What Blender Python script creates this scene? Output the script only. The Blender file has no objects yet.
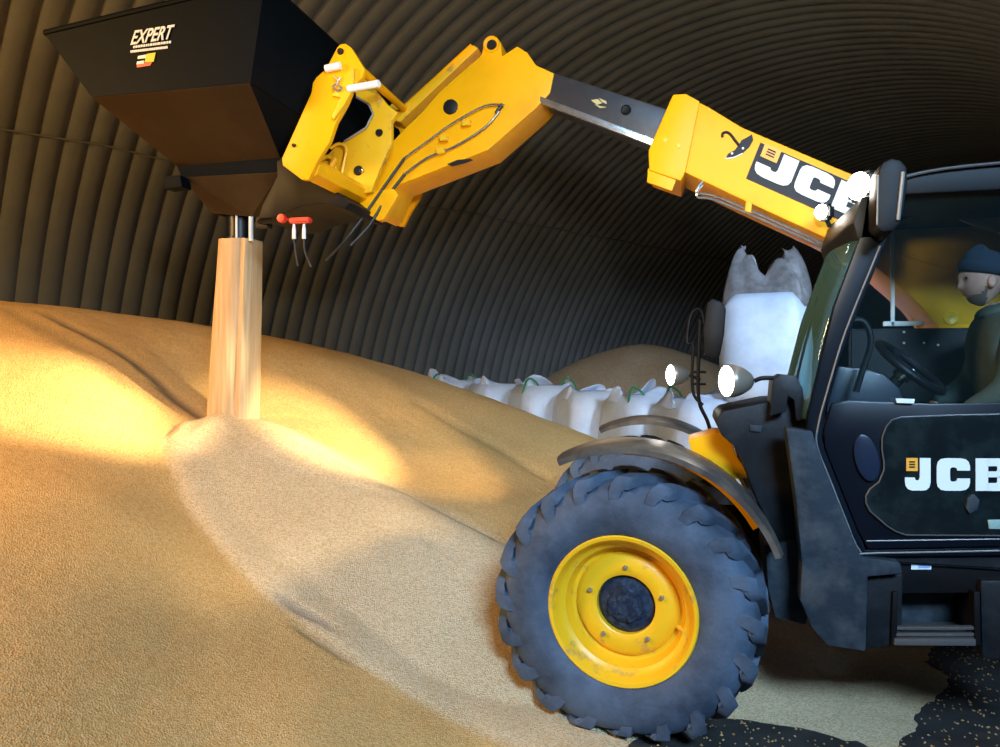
import bpy, bmesh, math, random
import numpy as np
from mathutils import Vector, Matrix, noise

SC = bpy.context.scene
COL = SC.collection
PI = math.pi

# ------------------------------------------------------------------ camera
YAW = math.radians(14.0)
CAMZ = 1.85
F = 750.0
FX, FY = -math.sin(YAW), math.cos(YAW)
RX, RY = math.cos(YAW), math.sin(YAW)
cam_d = bpy.data.cameras.new('camera')
cam_d.sensor_width = 36.0
cam_d.lens = 27.0
cam_d.shift_y = -0.0085
cam_d.clip_start = 0.05
cam = bpy.data.objects.new('camera', cam_d)
COL.objects.link(cam)
cam.location = (0, 0, CAMZ)
cam.rotation_euler = (PI / 2, 0, YAW)
SC.camera = cam
SC.view_settings.view_transform = 'Standard'
SC.view_settings.look = 'None'
SC.view_settings.gamma = 1.0
SC.view_settings.use_curve_mapping = False
SC.view_settings.exposure = 0.0


def U(px, py, Y):
    """a measured point on the plane y = Y (metres in the hangar)"""
    a = (px - 500.0) / F
    dx, dy, dz = FX + RX * a, FY + RY * a, (365.0 - py) / F
    t = Y / dy
    return Vector((dx * t, Y, CAMZ + dz * t))


def D(px, py, d):
    a = (px - 500.0) / F
    return Vector(((FX + RX * a) * d, (FY + RY * a) * d, CAMZ + (365.0 - py) / F * d))


# ------------------------------------------------------------------ materials
def new_mat(name):
    m = bpy.data.materials.new(name)
    m.use_nodes = True
    nt = m.node_tree
    for n in list(nt.nodes):
        nt.nodes.remove(n)
    out = nt.nodes.new('ShaderNodeOutputMaterial')
    b = nt.nodes.new('ShaderNodeBsdfPrincipled')
    nt.links.new(b.outputs[0], out.inputs[0])
    return m, nt, b, out


def N(nt, typ, **kw):
    n = nt.nodes.new(typ)
    for k, v in kw.items():
        if k.startswith('i_'):
            n.inputs[k[2:].replace('_', ' ')].default_value = v
        else:
            setattr(n, k, v)
    return n


def c4(c):
    return (c[0], c[1], c[2], 1.0)


def mat(name, col, rough=0.5, metal=0.0, col2=None, scale=4.0, lo=0.4, hi=0.6, bump=0.0, bscale=40.0,
        coat=0.0, spec=0.5, detail=6.0, stretch=None):
    """base colour with a noise-driven second colour (dirt, dust, wear) and a fine bump"""
    m, nt, b, out = new_mat(name)
    b.inputs['Base Color'].default_value = c4(col)
    b.inputs['Roughness'].default_value = rough
    b.inputs['Metallic'].default_value = metal
    b.inputs['Coat Weight'].default_value = coat
    b.inputs['Specular IOR Level'].default_value = spec
    tc = N(nt, 'ShaderNodeTexCoord')
    vec = tc.outputs['Object']
    if stretch:
        mp = N(nt, 'ShaderNodeMapping')
        mp.inputs['Scale'].default_value = stretch
        nt.links.new(vec, mp.inputs[0])
        vec = mp.outputs[0]
    if col2 is not None:
        n = N(nt, 'ShaderNodeTexNoise')
        n.inputs['Scale'].default_value = scale
        n.inputs['Detail'].default_value = detail
        n.inputs['Roughness'].default_value = 0.65
        nt.links.new(vec, n.inputs['Vector'])
        r = N(nt, 'ShaderNodeValToRGB')
        r.color_ramp.elements[0].position = lo
        r.color_ramp.elements[1].position = hi
        r.color_ramp.elements[0].color = c4(col)
        r.color_ramp.elements[1].color = c4(col2)
        nt.links.new(n.outputs[0], r.inputs[0])
        nt.links.new(r.outputs[0], b.inputs['Base Color'])
    if bump > 0:
        n2 = N(nt, 'ShaderNodeTexNoise')
        n2.inputs['Scale'].default_value = bscale
        n2.inputs['Detail'].default_value = 4
        nt.links.new(vec, n2.inputs['Vector'])
        bp = N(nt, 'ShaderNodeBump')
        bp.inputs['Strength'].default_value = bump
        bp.inputs['Distance'].default_value = 0.01
        nt.links.new(n2.outputs[0], bp.inputs['Height'])
        nt.links.new(bp.outputs[0], b.inputs['Normal'])
    return m


def glass_mat(name, tint, gloss=0.08, alpha=0.9, rough=0.02):
    """thin tinted pane: mostly see-through, a little mirror-like"""
    m, nt, b, out = new_mat(name)
    nt.nodes.remove(b)
    tr = N(nt, 'ShaderNodeBsdfTransparent')
    tr.inputs[0].default_value = c4(tint)
    gl = N(nt, 'ShaderNodeBsdfGlossy')
    gl.inputs['Roughness'].default_value = rough
    gl.inputs[0].default_value = (0.9, 0.97, 1.0, 1)
    df = N(nt, 'ShaderNodeBsdfDiffuse')
    df.inputs[0].default_value = (0.16, 0.34, 0.38, 1)
    mx = N(nt, 'ShaderNodeMixShader')
    mx.inputs[0].default_value = gloss
    nt.links.new(tr.outputs[0], mx.inputs[1])
    nt.links.new(gl.outputs[0], mx.inputs[2])
    mx2 = N(nt, 'ShaderNodeMixShader')
    mx2.inputs[0].default_value = 1 - alpha
    nt.links.new(mx.outputs[0], mx2.inputs[1])
    nt.links.new(df.outputs[0], mx2.inputs[2])
    nt.links.new(mx2.outputs[0], out.inputs[0])
    return m


def emit_mat(name, col, strength):
    m, nt, b, out = new_mat(name)
    b.inputs['Base Color'].default_value = c4(col)
    b.inputs['Emission Color'].default_value = c4(col)
    b.inputs['Emission Strength'].default_value = strength
    return m


def grain_mat(name, a, b_, c_, scale=1.0, bump=0.7):
    m, nt, b, out = new_mat(name)
    b.inputs['Roughness'].default_value = 0.75
    b.inputs['Specular IOR Level'].default_value = 0.25
    tc = N(nt, 'ShaderNodeTexCoord')
    vor = N(nt, 'ShaderNodeTexVoronoi')
    vor.inputs['Scale'].default_value = 130 * scale
    nt.links.new(tc.outputs['Object'], vor.inputs['Vector'])
    big = N(nt, 'ShaderNodeTexNoise')
    big.inputs['Scale'].default_value = 1.3
    big.inputs['Detail'].default_value = 7
    nt.links.new(tc.outputs['Object'], big.inputs['Vector'])
    fine = N(nt, 'ShaderNodeTexNoise')
    fine.inputs['Scale'].default_value = 34 * scale
    fine.inputs['Detail'].default_value = 5
    fine.inputs['Roughness'].default_value = 0.7
    nt.links.new(tc.outputs['Object'], fine.inputs['Vector'])
    r = N(nt, 'ShaderNodeValToRGB')
    e = r.color_ramp.elements
    e[0].position = 0.15; e[0].color = c4(c_)
    e[1].position = 0.85; e[1].color = c4(b_)
    k = e.new(0.45); k.color = c4(a)
    sep = N(nt, 'ShaderNodeSeparateColor')
    nt.links.new(vor.outputs['Color'], sep.inputs[0])
    nt.links.new(sep.outputs[0], r.inputs[0])
    mx = N(nt, 'ShaderNodeMix', data_type='RGBA', blend_type='MULTIPLY')
    mx.inputs['Factor'].default_value = 0.5
    r2 = N(nt, 'ShaderNodeValToRGB')
    r2.color_ramp.elements[0].position = 0.35
    r2.color_ramp.elements[0].color = (0.78, 0.74, 0.68, 1)
    r2.color_ramp.elements[1].position = 0.6
    r2.color_ramp.elements[1].color = (1, 1, 1, 1)
    nt.links.new(big.outputs[0], r2.inputs[0])
    nt.links.new(r.outputs[0], mx.inputs['A'])
    nt.links.new(r2.outputs[0], mx.inputs['B'])
    # darker tone along the grooves and cracks of the heap
    at = N(nt, 'ShaderNodeAttribute', attribute_name='dust')
    mx2 = N(nt, 'ShaderNodeMix', data_type='RGBA', blend_type='MIX')
    mx2.inputs['B'].default_value = (0.16, 0.12, 0.07, 1)
    nt.links.new(at.outputs['Fac'], mx2.inputs['Factor'])
    nt.links.new(mx.outputs['Result'], mx2.inputs['A'])
    # cool light on the poured lobe, painted in as a paler tint
    at3 = N(nt, 'ShaderNodeAttribute', attribute_name='cool_lit')
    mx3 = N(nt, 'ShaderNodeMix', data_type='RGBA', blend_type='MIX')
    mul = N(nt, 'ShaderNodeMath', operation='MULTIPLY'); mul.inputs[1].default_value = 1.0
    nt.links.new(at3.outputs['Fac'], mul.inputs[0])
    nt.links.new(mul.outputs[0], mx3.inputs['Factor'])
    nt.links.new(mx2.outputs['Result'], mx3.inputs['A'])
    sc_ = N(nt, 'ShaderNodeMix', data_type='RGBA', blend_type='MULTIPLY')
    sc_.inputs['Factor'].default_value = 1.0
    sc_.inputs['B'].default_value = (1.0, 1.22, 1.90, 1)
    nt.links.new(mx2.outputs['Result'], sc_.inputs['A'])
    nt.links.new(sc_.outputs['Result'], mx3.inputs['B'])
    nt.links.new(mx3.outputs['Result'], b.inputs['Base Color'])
    ad = N(nt, 'ShaderNodeMath', operation='ADD')
    nt.links.new(vor.outputs['Distance'], ad.inputs[0])
    ad2 = N(nt, 'ShaderNodeMath', operation='MULTIPLY')
    ad2.inputs[1].default_value = 1.3
    nt.links.new(fine.outputs[0], ad2.inputs[0])
    nt.links.new(ad2.outputs[0], ad.inputs[1])
    bp = N(nt, 'ShaderNodeBump')
    bp.inputs['Strength'].default_value = bump
    bp.inputs['Distance'].default_value = 0.008
    nt.links.new(ad.outputs[0], bp.inputs['Height'])
    nt.links.new(bp.outputs[0], b.inputs['Normal'])
    return m


M = {}
M['yellow'] = mat('yellow_paint', (0.92, 0.44, 0.003), 0.42, 0, (0.80, 0.36, 0.005), 3.0, 0.5, 0.75, spec=0.2)
M['yellow_dirty'] = mat('worn_yellow_paint', (0.88, 0.50, 0.012), 0.4, 0, (0.34, 0.22, 0.10), 7.0, 0.58, 0.74, bump=0.1)
M['black'] = mat('black_paint', (0.004, 0.004, 0.005), 0.5, 0, (0.010, 0.010, 0.010), 5, 0.5, 0.8, spec=0.2)
M['hopper'] = mat('hopper_steel_paint', (0.0015, 0.0042, 0.0075), 0.6, 0, (0.002, 0.005, 0.009), 4, 0.4, 0.7, bump=0.05, spec=0.07)
M['hopper_warm'] = mat('warm_lit_hopper_paint', (0.030, 0.019, 0.011), 0.7, 0, (0.05, 0.032, 0.016), 3, 0.35, 0.7, spec=0.2)  # warm light bounced off the grain, put into the brown of this paint
M['grey_boom'] = mat('dark_grey_boom_paint', (0.028, 0.030, 0.036), 0.4, 0.2, (0.055, 0.055, 0.055), 6, 0.5, 0.75)
M['steel'] = mat('bright_steel', (0.65, 0.66, 0.66), 0.25, 0.9, (0.4, 0.4, 0.4), 20, 0.4, 0.7)
M['dull_steel'] = mat('dull_steel', (0.35, 0.35, 0.34), 0.45, 0.7)
M['white_paint'] = mat('white_paint', (0.85, 0.86, 0.85), 0.4)
M['trim'] = mat('dark_trim', (0.10, 0.10, 0.10), 0.4, 0.3)
M['rubber'] = mat('dusty_tyre_rubber', (0.026, 0.042, 0.068), 0.75, 0, (0.075, 0.11, 0.165), 3.2, 0.36, 0.62, bump=0.25, bscale=60)
M['hose'] = mat('black_hose_rubber', (0.012, 0.012, 0.012), 0.5)
M['plastic'] = mat('black_plastic', (0.007, 0.008, 0.010), 0.5, 0, (0.020, 0.023, 0.027), 7, 0.5, 0.75, bump=0.1, spec=0.3)
M['dusty_panel'] = mat('dusty_blue_black_panel', (0.014, 0.024, 0.036), 0.6, 0, (0.075, 0.085, 0.09), 6, 0.42, 0.8, bump=0.2, spec=0.3)
M['fender'] = mat('dusty_fender_plastic', (0.055, 0.05, 0.045), 0.4, 0, (0.17, 0.14, 0.105), 5, 0.4, 0.7)
M['cab_blue'] = mat('cab_frame_paint', (0.003, 0.005, 0.010), 0.33, 0, coat=0.0, spec=0.28)
M['door_glass'] = mat('dark_door_glass', (0.006, 0.010, 0.012), 0.12, 0, (0.02, 0.035, 0.036), 5, 0.45, 0.8)
M['glass'] = glass_mat('windscreen_glass', (0.55, 0.74, 0.74), 0.05, 0.76)
M['clear_glass'] = glass_mat('clear_glass', (0.95, 0.975, 0.97), 0.03, 0.99)
M['white_decal'] = mat('white_decal', (0.78, 0.86, 0.90), 0.5)
M['orange_decal'] = mat('orange_decal', (0.95, 0.42, 0.03), 0.5)
M['grey_decal'] = mat('charcoal_decal', (0.012, 0.012, 0.014), 0.5, spec=0.25)
M['red'] = mat('red_paint', (0.75, 0.03, 0.02), 0.4)
M['yellow_decal'] = mat('yellow_decal', (0.9, 0.65, 0.03), 0.5)
M['blue_decal'] = mat('blue_decal', (0.25, 0.45, 0.9), 0.5)
M['lens'] = emit_mat('lamp_lens', (1.0, 0.95, 0.85), 45)
M['lamp_body'] = mat('lamp_housing', (0.30, 0.27, 0.22), 0.35, 0.5)
M['bag'] = mat('woven_white_bag', (0.58, 0.70, 0.86), 0.45, 0, (0.46, 0.57, 0.74), 4, 0.4, 0.7, bump=0.35, bscale=18)
M['bag_top'] = mat('crumpled_grey_liner', (0.26, 0.26, 0.27), 0.35, 0, (0.13, 0.13, 0.135), 6, 0.4, 0.65, bump=0.8, bscale=12)
M['green'] = mat('green_bag_strap', (0.02, 0.22, 0.10), 0.6)
M['hub'] = mat('blue_black_hub', (0.012, 0.022, 0.045), 0.4, 0.2, (0.04, 0.07, 0.12), 30, 0.45, 0.65)
M['beanie'] = mat('navy_knit', (0.018, 0.032, 0.055), 0.9, 0, bump=0.8, bscale=220)
M['jacket'] = mat('dark_green_jacket', (0.034, 0.058, 0.048), 0.75, 0, (0.055, 0.085, 0.07), 8, 0.4, 0.7, bump=0.5, bscale=18)
M['trousers'] = mat('dark_trousers', (0.02, 0.024, 0.03), 0.85)
M['skin'] = mat('skin', (0.50, 0.29, 0.21), 0.5, 0, (0.42, 0.22, 0.16), 30, 0.4, 0.7)
M['stubble'] = mat('beard_stubble', (0.14, 0.10, 0.075), 0.8, bump=0.5, bscale=300)
M['seat'] = mat('dark_seat_fabric', (0.03, 0.032, 0.033), 0.9, bump=0.3, bscale=120)
M['beige'] = mat('beige_lining', (0.30, 0.27, 0.20), 0.8)
M['hangar'] = mat('dusty_hangar_steel', (0.125, 0.142, 0.150), 0.6, 0.0, (0.095, 0.107, 0.11), 1.3, 0.35, 0.7, bump=0.15, bscale=8, spec=0.3)
M['floor'] = mat('dark_concrete', (0.022, 0.021, 0.020), 0.75, 0, (0.05, 0.047, 0.042), 5, 0.45, 0.75, bump=0.4, bscale=50)
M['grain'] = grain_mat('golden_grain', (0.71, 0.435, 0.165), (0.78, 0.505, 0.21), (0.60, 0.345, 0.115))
M['grain_far'] = grain_mat('pale_grain', (0.44, 0.36, 0.24), (0.52, 0.43, 0.30), (0.30, 0.24, 0.15))
M['eye'] = mat('dark_eye', (0.02, 0.015, 0.01), 0.2)

# grain pouring down: streaks along the fall
ms, nts, bs, _o = new_mat('falling_grain')
bs.inputs['Roughness'].default_value = 0.8
tcs = N(nts, 'ShaderNodeTexCoord')
mps = N(nts, 'ShaderNodeMapping'); mps.inputs['Scale'].default_value = (30, 30, 1.2)
ns = N(nts, 'ShaderNodeTexNoise'); ns.inputs['Scale'].default_value = 1.6; ns.inputs['Detail'].default_value = 8
rs = N(nts, 'ShaderNodeValToRGB')
rs.color_ramp.elements[0].position = 0.3; rs.color_ramp.elements[0].color = (0.50, 0.33, 0.16, 1)
rs.color_ramp.elements[1].position = 0.65; rs.color_ramp.elements[1].color = (0.66, 0.47, 0.27, 1)
nts.links.new(tcs.outputs['Object'], mps.inputs[0]); nts.links.new(mps.outputs[0], ns.inputs['Vector'])
nts.links.new(ns.outputs[0], rs.inputs[0]); nts.links.new(rs.outputs[0], bs.inputs['Base Color'])
bps = N(nts, 'ShaderNodeBump'); bps.inputs['Strength'].default_value = 0.5; bps.inputs['Distance'].default_value = 0.01
nts.links.new(ns.outputs[0], bps.inputs['Height']); nts.links.new(bps.outputs[0], bs.inputs['Normal'])
M['stream'] = ms


# ------------------------------------------------------------------ object helpers
WORLD = {}


def thing(name, label, cat, loc, group=None):
    o = bpy.data.objects.new(name, None)
    o.empty_display_size = 0.2
    COL.objects.link(o)
    o.location = loc
    o['label'] = label
    o['category'] = cat
    if group:
        o['group'] = group
    WORLD[o] = Vector(loc)
    return o


class MB:
    def __init__(self):
        self.bm = bmesh.new()

    def face(self, pts):
        vs = [self.bm.verts.new(p) for p in pts]
        return self.bm.faces.new(vs)

    def prism(self, pts, vec, bevel=0.0):
        """polygon of 3D points pushed along vec"""
        vec = Vector(vec)
        nb = bmesh.new()
        a = [nb.verts.new(p) for p in pts]
        b = [nb.verts.new(Vector(p) + vec) for p in pts]
        n = len(pts)
        nb.faces.new(a[::-1]); nb.faces.new(b)
        for i in range(n):
            nb.faces.new((a[i], a[(i + 1) % n], b[(i + 1) % n], b[i]))
        bmesh.ops.recalc_face_normals(nb, faces=nb.faces)
        if bevel > 0:
            bmesh.ops.bevel(nb, geom=list(nb.edges), offset=bevel, segments=2, affect='EDGES', profile=0.6, clamp_overlap=True)
        big = [f for f in nb.faces if len(f.verts) > 4]
        if big:
            bmesh.ops.triangulate(nb, faces=big)
        self.absorb(nb)
        return self

    def absorb(self, nb, mtx=None):
        if mtx is not None:
            bmesh.ops.transform(nb, matrix=mtx, verts=nb.verts)
        me = bpy.data.meshes.new('tmp')
        nb.to_mesh(me)
        nb.free()
        self.bm.from_mesh(me)
        bpy.data.meshes.remove(me)

    def box(self, lo, hi, bevel=0.0, mtx=None):
        nb = bmesh.new()
        bmesh.ops.create_cube(nb, size=1)
        lo, hi = Vector(lo), Vector(hi)
        c, s = (lo + hi) / 2, hi - lo
        bmesh.ops.scale(nb, vec=s, verts=nb.verts)
        bmesh.ops.translate(nb, vec=c, verts=nb.verts)
        if bevel > 0:
            bmesh.ops.bevel(nb, geom=list(nb.edges), offset=bevel, segments=3, affect='EDGES', clamp_overlap=True)
        self.absorb(nb, mtx)
        return self

    def tube(self, pts, r, seg=12, smooth=0, cap=True):
        pts = [Vector(p) for p in pts]
        rs = list(r) if isinstance(r, (list, tuple)) else [r] * len(pts)
        if smooth:
            P, R = [], []
            n = len(pts)
            for i in range(n - 1):
                p0 = pts[max(i - 1, 0)]; p1 = pts[i]; p2 = pts[i + 1]; p3 = pts[min(i + 2, n - 1)]
                for k in range(smooth):
                    t = k / smooth
                    P.append(0.5 * ((2 * p1) + (-p0 + p2) * t + (2 * p0 - 5 * p1 + 4 * p2 - p3) * t * t + (-p0 + 3 * p1 - 3 * p2 + p3) * t ** 3))
                    R.append(rs[i] + (rs[i + 1] - rs[i]) * t)
            P.append(pts[-1]); R.append(rs[-1])
            pts, rs = P, R
        rings = []
        up = None
        for i, p in enumerate(pts):
            t = (pts[min(i + 1, len(pts) - 1)] - pts[max(i - 1, 0)]).normalized()
            if up is None:
                up = t.orthogonal().normalized()
            up = (up - t * up.dot(t)).normalized()
            sd = t.cross(up)
            rings.append([self.bm.verts.new(p + (up * math.cos(a) + sd * math.sin(a)) * rs[i]) for a in [2 * PI * k / seg for k in range(seg)]])
        for i in range(len(rings) - 1):
            for k in range(seg):
                self.bm.faces.new((rings[i][k], rings[i][(k + 1) % seg], rings[i + 1][(k + 1) % seg], rings[i + 1][k]))
        if cap:
            self.bm.faces.new(rings[0][::-1]); self.bm.faces.new(rings[-1])
        return self

    def cyl(self, p0, p1, r, seg=24, r2=None):
        return self.tube([p0, p1], [r, r if r2 is None else r2], seg)

    def lathe(self, prof, c, axis='Y', seg=64, close=False):
        """prof: (radius, offset along axis)"""
        rings = []
        for (r, h) in prof:
            ring = []
            for k in range(seg):
                a = 2 * PI * k / seg
                if axis == 'Y':
                    v = Vector((r * math.cos(a), h, r * math.sin(a)))
                elif axis == 'X':
                    v = Vector((h, r * math.cos(a), r * math.sin(a)))
                else:
                    v = Vector((r * math.cos(a), r * math.sin(a), h))
                ring.append(self.bm.verts.new(Vector(c) + v))
            rings.append(ring)
        m = len(rings)
        for i in range(m if close else m - 1):
            for k in range(seg):
                self.bm.faces.new((rings[i][k], rings[i][(k + 1) % seg], rings[(i + 1) % m][(k + 1) % seg], rings[(i + 1) % m][k]))
        if not close:
            if prof[0][0] > 1e-6: self.bm.faces.new(rings[0][::-1])
            if prof[-1][0] > 1e-6: self.bm.faces.new(rings[-1])
        return self

    def loft(self, rings, cap=True, closed=True):
        vr = [[self.bm.verts.new(p) for p in ring] for ring in rings]
        n = len(vr[0])
        for i in range(len(vr) - 1):
            for k in range(n if closed else n - 1):
                self.bm.faces.new((vr[i][k], vr[i][(k + 1) % n], vr[i + 1][(k + 1) % n], vr[i + 1][k]))
        if cap:
            self.bm.faces.new(vr[0][::-1]); self.bm.faces.new(vr[-1])
        return self

    def build(self, name, m, parent=None, angle=35, kind=None, origin=None, recalc=True, label=None, solid=0.0, each=False):
        if each:
            self.bm.verts.ensure_lookup_table()
            seen, isl = set(), []
            for v in self.bm.verts:
                if v in seen: continue
                st, comp = [v], []
                seen.add(v)
                while st:
                    q = st.pop(); comp.append(q)
                    for e in q.link_edges:
                        o_ = e.other_vert(q)
                        if o_ not in seen:
                            seen.add(o_); st.append(o_)
                isl.append(comp)
            last = None
            for comp in isl:
                nb = MB(); mp = {v: nb.bm.verts.new(v.co) for v in comp}
                for f in {f for v in comp for f in v.link_faces}:
                    nb.bm.faces.new([mp[v] for v in f.verts])
                last = nb.build(name, m, parent, angle, kind, origin, recalc, label, solid)
            self.bm.free()
            return last
        if recalc:
            bmesh.ops.remove_doubles(self.bm, verts=self.bm.verts, dist=1e-6)
            bmesh.ops.recalc_face_normals(self.bm, faces=self.bm.faces)
        org = Vector(origin) if origin is not None else None
        pw = WORLD.get(parent, Vector((0, 0, 0))) if parent else Vector((0, 0, 0))
        wo = org if org is not None else (pw if parent else Vector((0, 0, 0)))
        bmesh.ops.translate(self.bm, vec=-wo, verts=self.bm.verts)
        me = bpy.data.meshes.new(name)
        self.bm.to_mesh(me)
        self.bm.free()
        me.materials.append(m if not isinstance(m, str) else M[m])
        if angle:
            me.shade_smooth()
            me.set_sharp_from_angle(angle=math.radians(angle))
        o = bpy.data.objects.new(name, me)
        COL.objects.link(o)
        if parent:
            o.parent = parent
            o.location = wo - pw
        else:
            o.location = wo
        WORLD[o] = wo
        if kind: o['kind'] = kind
        if label: o['label'] = label
        if solid:
            sm = o.modifiers.new('thick', 'SOLIDIFY'); sm.thickness = solid; sm.offset = 0
        return o


def tag(o, label, cat, group=None, kind=None):
    o['label'] = label
    o['category'] = cat
    if group: o['group'] = group
    if kind: o['kind'] = kind
    return o


def plate(name, pxs, Y0, Y1, m, parent, bevel=0.006, **kw):
    b = MB()
    b.prism([U(x, y, Y0) for x, y in pxs], (0, Y1 - Y0, 0), bevel)
    return b.build(name, m, parent, **kw)


def zz(ox, oy, s, pts):
    return [(ox + x / s, oy + y / s) for x, y in pts]


# ------------------------------------------------------------------ hangar shell
AX = math.radians(32.8)
Av = Vector((math.sin(AX), math.cos(AX), 0))        # along the hangar
Pv = Vector((-math.cos(AX), math.sin(AX), 0))       # towards the left wall
RAD, PC = 5.75, 4.84


def hang(s, th, dr=0.0):
    r = RAD + dr
    return Av * s + Pv * (PC + r * math.cos(th)) + Vector((0, 0, r * math.sin(th)))


def arch_shell():
    b = MB()
    pitch, per = 0.226, 6
    s0, s1 = -7.0, 34.0
    nrib = int((s1 - s0) / pitch)
    ths = [i / 46 * math.radians(127) for i in range(47)]
    prev = None
    for i in range(nrib * per + 1):
        u = (i % per) / per
        s = s0 + i * pitch / per
        dr = 0.015 - 0.04 * math.sin(PI * u) ** 0.6
        row = [b.bm.verts.new(hang(s, t, dr)) for t in ths]
        if prev:
            for k in range(len(ths) - 1):
                b.bm.faces.new((prev[k], row[k], row[k + 1], prev[k + 1]))
        prev = row
    o = b.build('wall_left', M['hangar'], None, angle=38, kind='structure', recalc=False)
    return o


arch_shell()
# far end wall, closes the arch
b = MB()
pts = [hang(34.0, math.radians(a), 0.1) for a in range(0, 181, 6)]
b.prism(pts, Av * 0.2)
b.build('wall_back', M['hangar'], None, kind='structure')
b = MB()
rail = [hang(s * 0.6, math.radians(47 + 0.25 * math.sin(s * 2.1)), -0.035) for s in range(-11, 30)]
b.tube(rail, 0.010, 6)
b.build('trim_1', M['hangar'], None, kind='structure')
b = MB()
b.face([Vector((-16, -8, 0)), Vector((12, -8, 0)), Vector((34, 36, 0)), Vector((4, 36, 0))])
b.build('floor', M['floor'], None, kind='structure', angle=0)

# ------------------------------------------------------------------ grain heap (height field)
ctrl = [
    # crest against the left wall
    (0, 306, 6.2), (60, 313, 6.4), (120, 322, 6.7), (200, 332, 7.0), (300, 349, 7.4), (400, 377, 7.8), (500, 407, 8.0),
    (590, 437, 8.1), (650, 462, 8.1), (-150, 300, 6.2), (-300, 300, 6.0),
    # old slope to the left of the pour
    (0, 350, 5.4), (100, 355, 5.6), (0, 400, 4.7), (80, 400, 4.9), (0, 500, 3.65), (100, 500, 3.9), (0, 600, 3.0), (100, 600, 3.25),
    (0, 747, 2.4), (100, 747, 2.6), (-200, 500, 3.4), (-200, 747, 2.2), (-300, 400, 4.2), (160, 420, 5.2), (190, 380, 6.0), (150, 350, 6.2),
    (200, 520, 4.35), (200, 620, 3.55), (200, 747, 2.85), (300, 640, 3.75), (300, 747, 3.05), (400, 690, 3.7), (400, 747, 3.32),
    (500, 737, 3.6), (500, 790, 3.35),
    # behind the pour and behind the ridge
    (237, 395, 6.1), (320, 400, 6.5), (400, 430, 6.6), (480, 470, 6.4), (400, 470, 5.75), (450, 510, 5.3), (560, 490, 6.5), (600, 520, 6.0),
    (300, 450, 5.3), (240, 440, 5.2),
]
cp = [D(x, y, d) for x, y, d in ctrl]
cp += [Vector(v) for v in [
    (-0.9, 4.2, 0.12), (-0.3, 4.0, 0.05), (-0.3, 3.5, -0.02), (-0.2, 3.3, -0.10), (0.3, 4.2, 0.03), (0.1, 3.8, -0.06), (0.5, 3.8, -0.06), (0.85, 4.15, 0.015), (-0.1, 3.6, -0.08), (-0.75, 3.3, -0.03), (-0.5, 3.6, 0.02), (0.2, 5.0, 0.10), (0.9, 4.8, 0.05),
    (-0.4, 4.8, 0.30), (1.35, 4.3, -0.03), (1.5, 5.2, 0.0), (1.2, 3.6, -0.03), (2.6, 4.5, -0.12), (0.5, 3.35, -0.06), (0.3, 2.0, -0.3), (-0.8, 2.4, -0.15),
    (0.0, 6.0, 0.30), (1.2, 6.2, 0.10), (2.6, 6.4, -0.1), (2.2, 8.0, 0.0), (0.9, 8.3, 0.35), (-1.5, 0.6, 0.0), (0, 0.3, -0.4), (-0.6, 1.4, -0.2),
    (-3, 10.5, 1.2), (-5, 9.5, 1.6), (-7, 8, 1.9), (-9, 6, 2.1), (-11, 3, 2.2), (-1.0, 10.6, 0.2), (0.8, 10.5, -0.1), (-0.2, 12.5, -0.2), (-8, 1, 1.9), (-4, -1, 0.9)]]
XY = np.array([(p.x, p.y) for p in cp]); ZZ = np.array([p.z for p in cp])


def tps_k(r2):
    return np.where(r2 > 1e-12, 0.5 * r2 * np.log(np.maximum(r2, 1e-12)), 0.0)


n = len(XY)
d2 = ((XY[:, None, :] - XY[None, :, :]) ** 2).sum(-1)
K = tps_k(d2) + np.eye(n) * 0.012
Pm = np.hstack([np.ones((n, 1)), XY])
A_ = np.zeros((n + 3, n + 3)); A_[:n, :n] = K; A_[:n, n:] = Pm; A_[n:, :n] = Pm.T
w = np.linalg.solve(A_, np.concatenate([ZZ, [0, 0, 0]]))


def seg_d(x, y, pts):
    """distance to polyline and fraction along it"""
    best = np.full(x.shape, 1e9); fr = np.zeros(x.shape); side = np.zeros(x.shape)
    L = len(pts) - 1
    for i in range(L):
        ax, ay = pts[i]; bx, by = pts[i + 1]
        dx, dy = bx - ax, by - ay
        t = np.clip(((x - ax) * dx + (y - ay) * dy) / (dx * dx + dy * dy), 0, 1)
        d = np.hypot(x - ax - t * dx, y - ay - t * dy)
        sd = np.sign((x - ax) * dy - (y - ay) * dx)
        mk = d < best
        best = np.where(mk, d, best); fr = np.where(mk, (i + t) / L, fr); side = np.where(mk, sd, side)
    return best, fr, side


PEAK = U(237, 420, 4.8)
RIDGE_END = U(515, 553, 4.75)


def xy_of(px, py, d):
    p = D(px, py, d)
    return (p.x, p.y)


GROOVE = [xy_of(40, 312, 6.3), xy_of(100, 345, 6.0), xy_of(160, 388, 5.7), xy_of(205, 418, 5.45)]
GROOVE2 = [xy_of(5, 310, 6.2), xy_of(60, 345, 5.8), xy_of(120, 385, 5.4)]
CR1 = [xy_of(272, 598, 4.0), xy_of(300, 612, 3.95), xy_of(346, 636, 3.9)]
CR2 = [xy_of(288, 628, 3.85), xy_of(320, 642, 3.8), xy_of(362, 664, 3.75)]
BACKG = [xy_of(420, 402, 7.3), xy_of(500, 430, 7.0), xy_of(545, 465, 6.7)]
TRACK = [(0.55, 5.2), (0.75, 4.8), (0.9, 4.45)]


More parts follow.
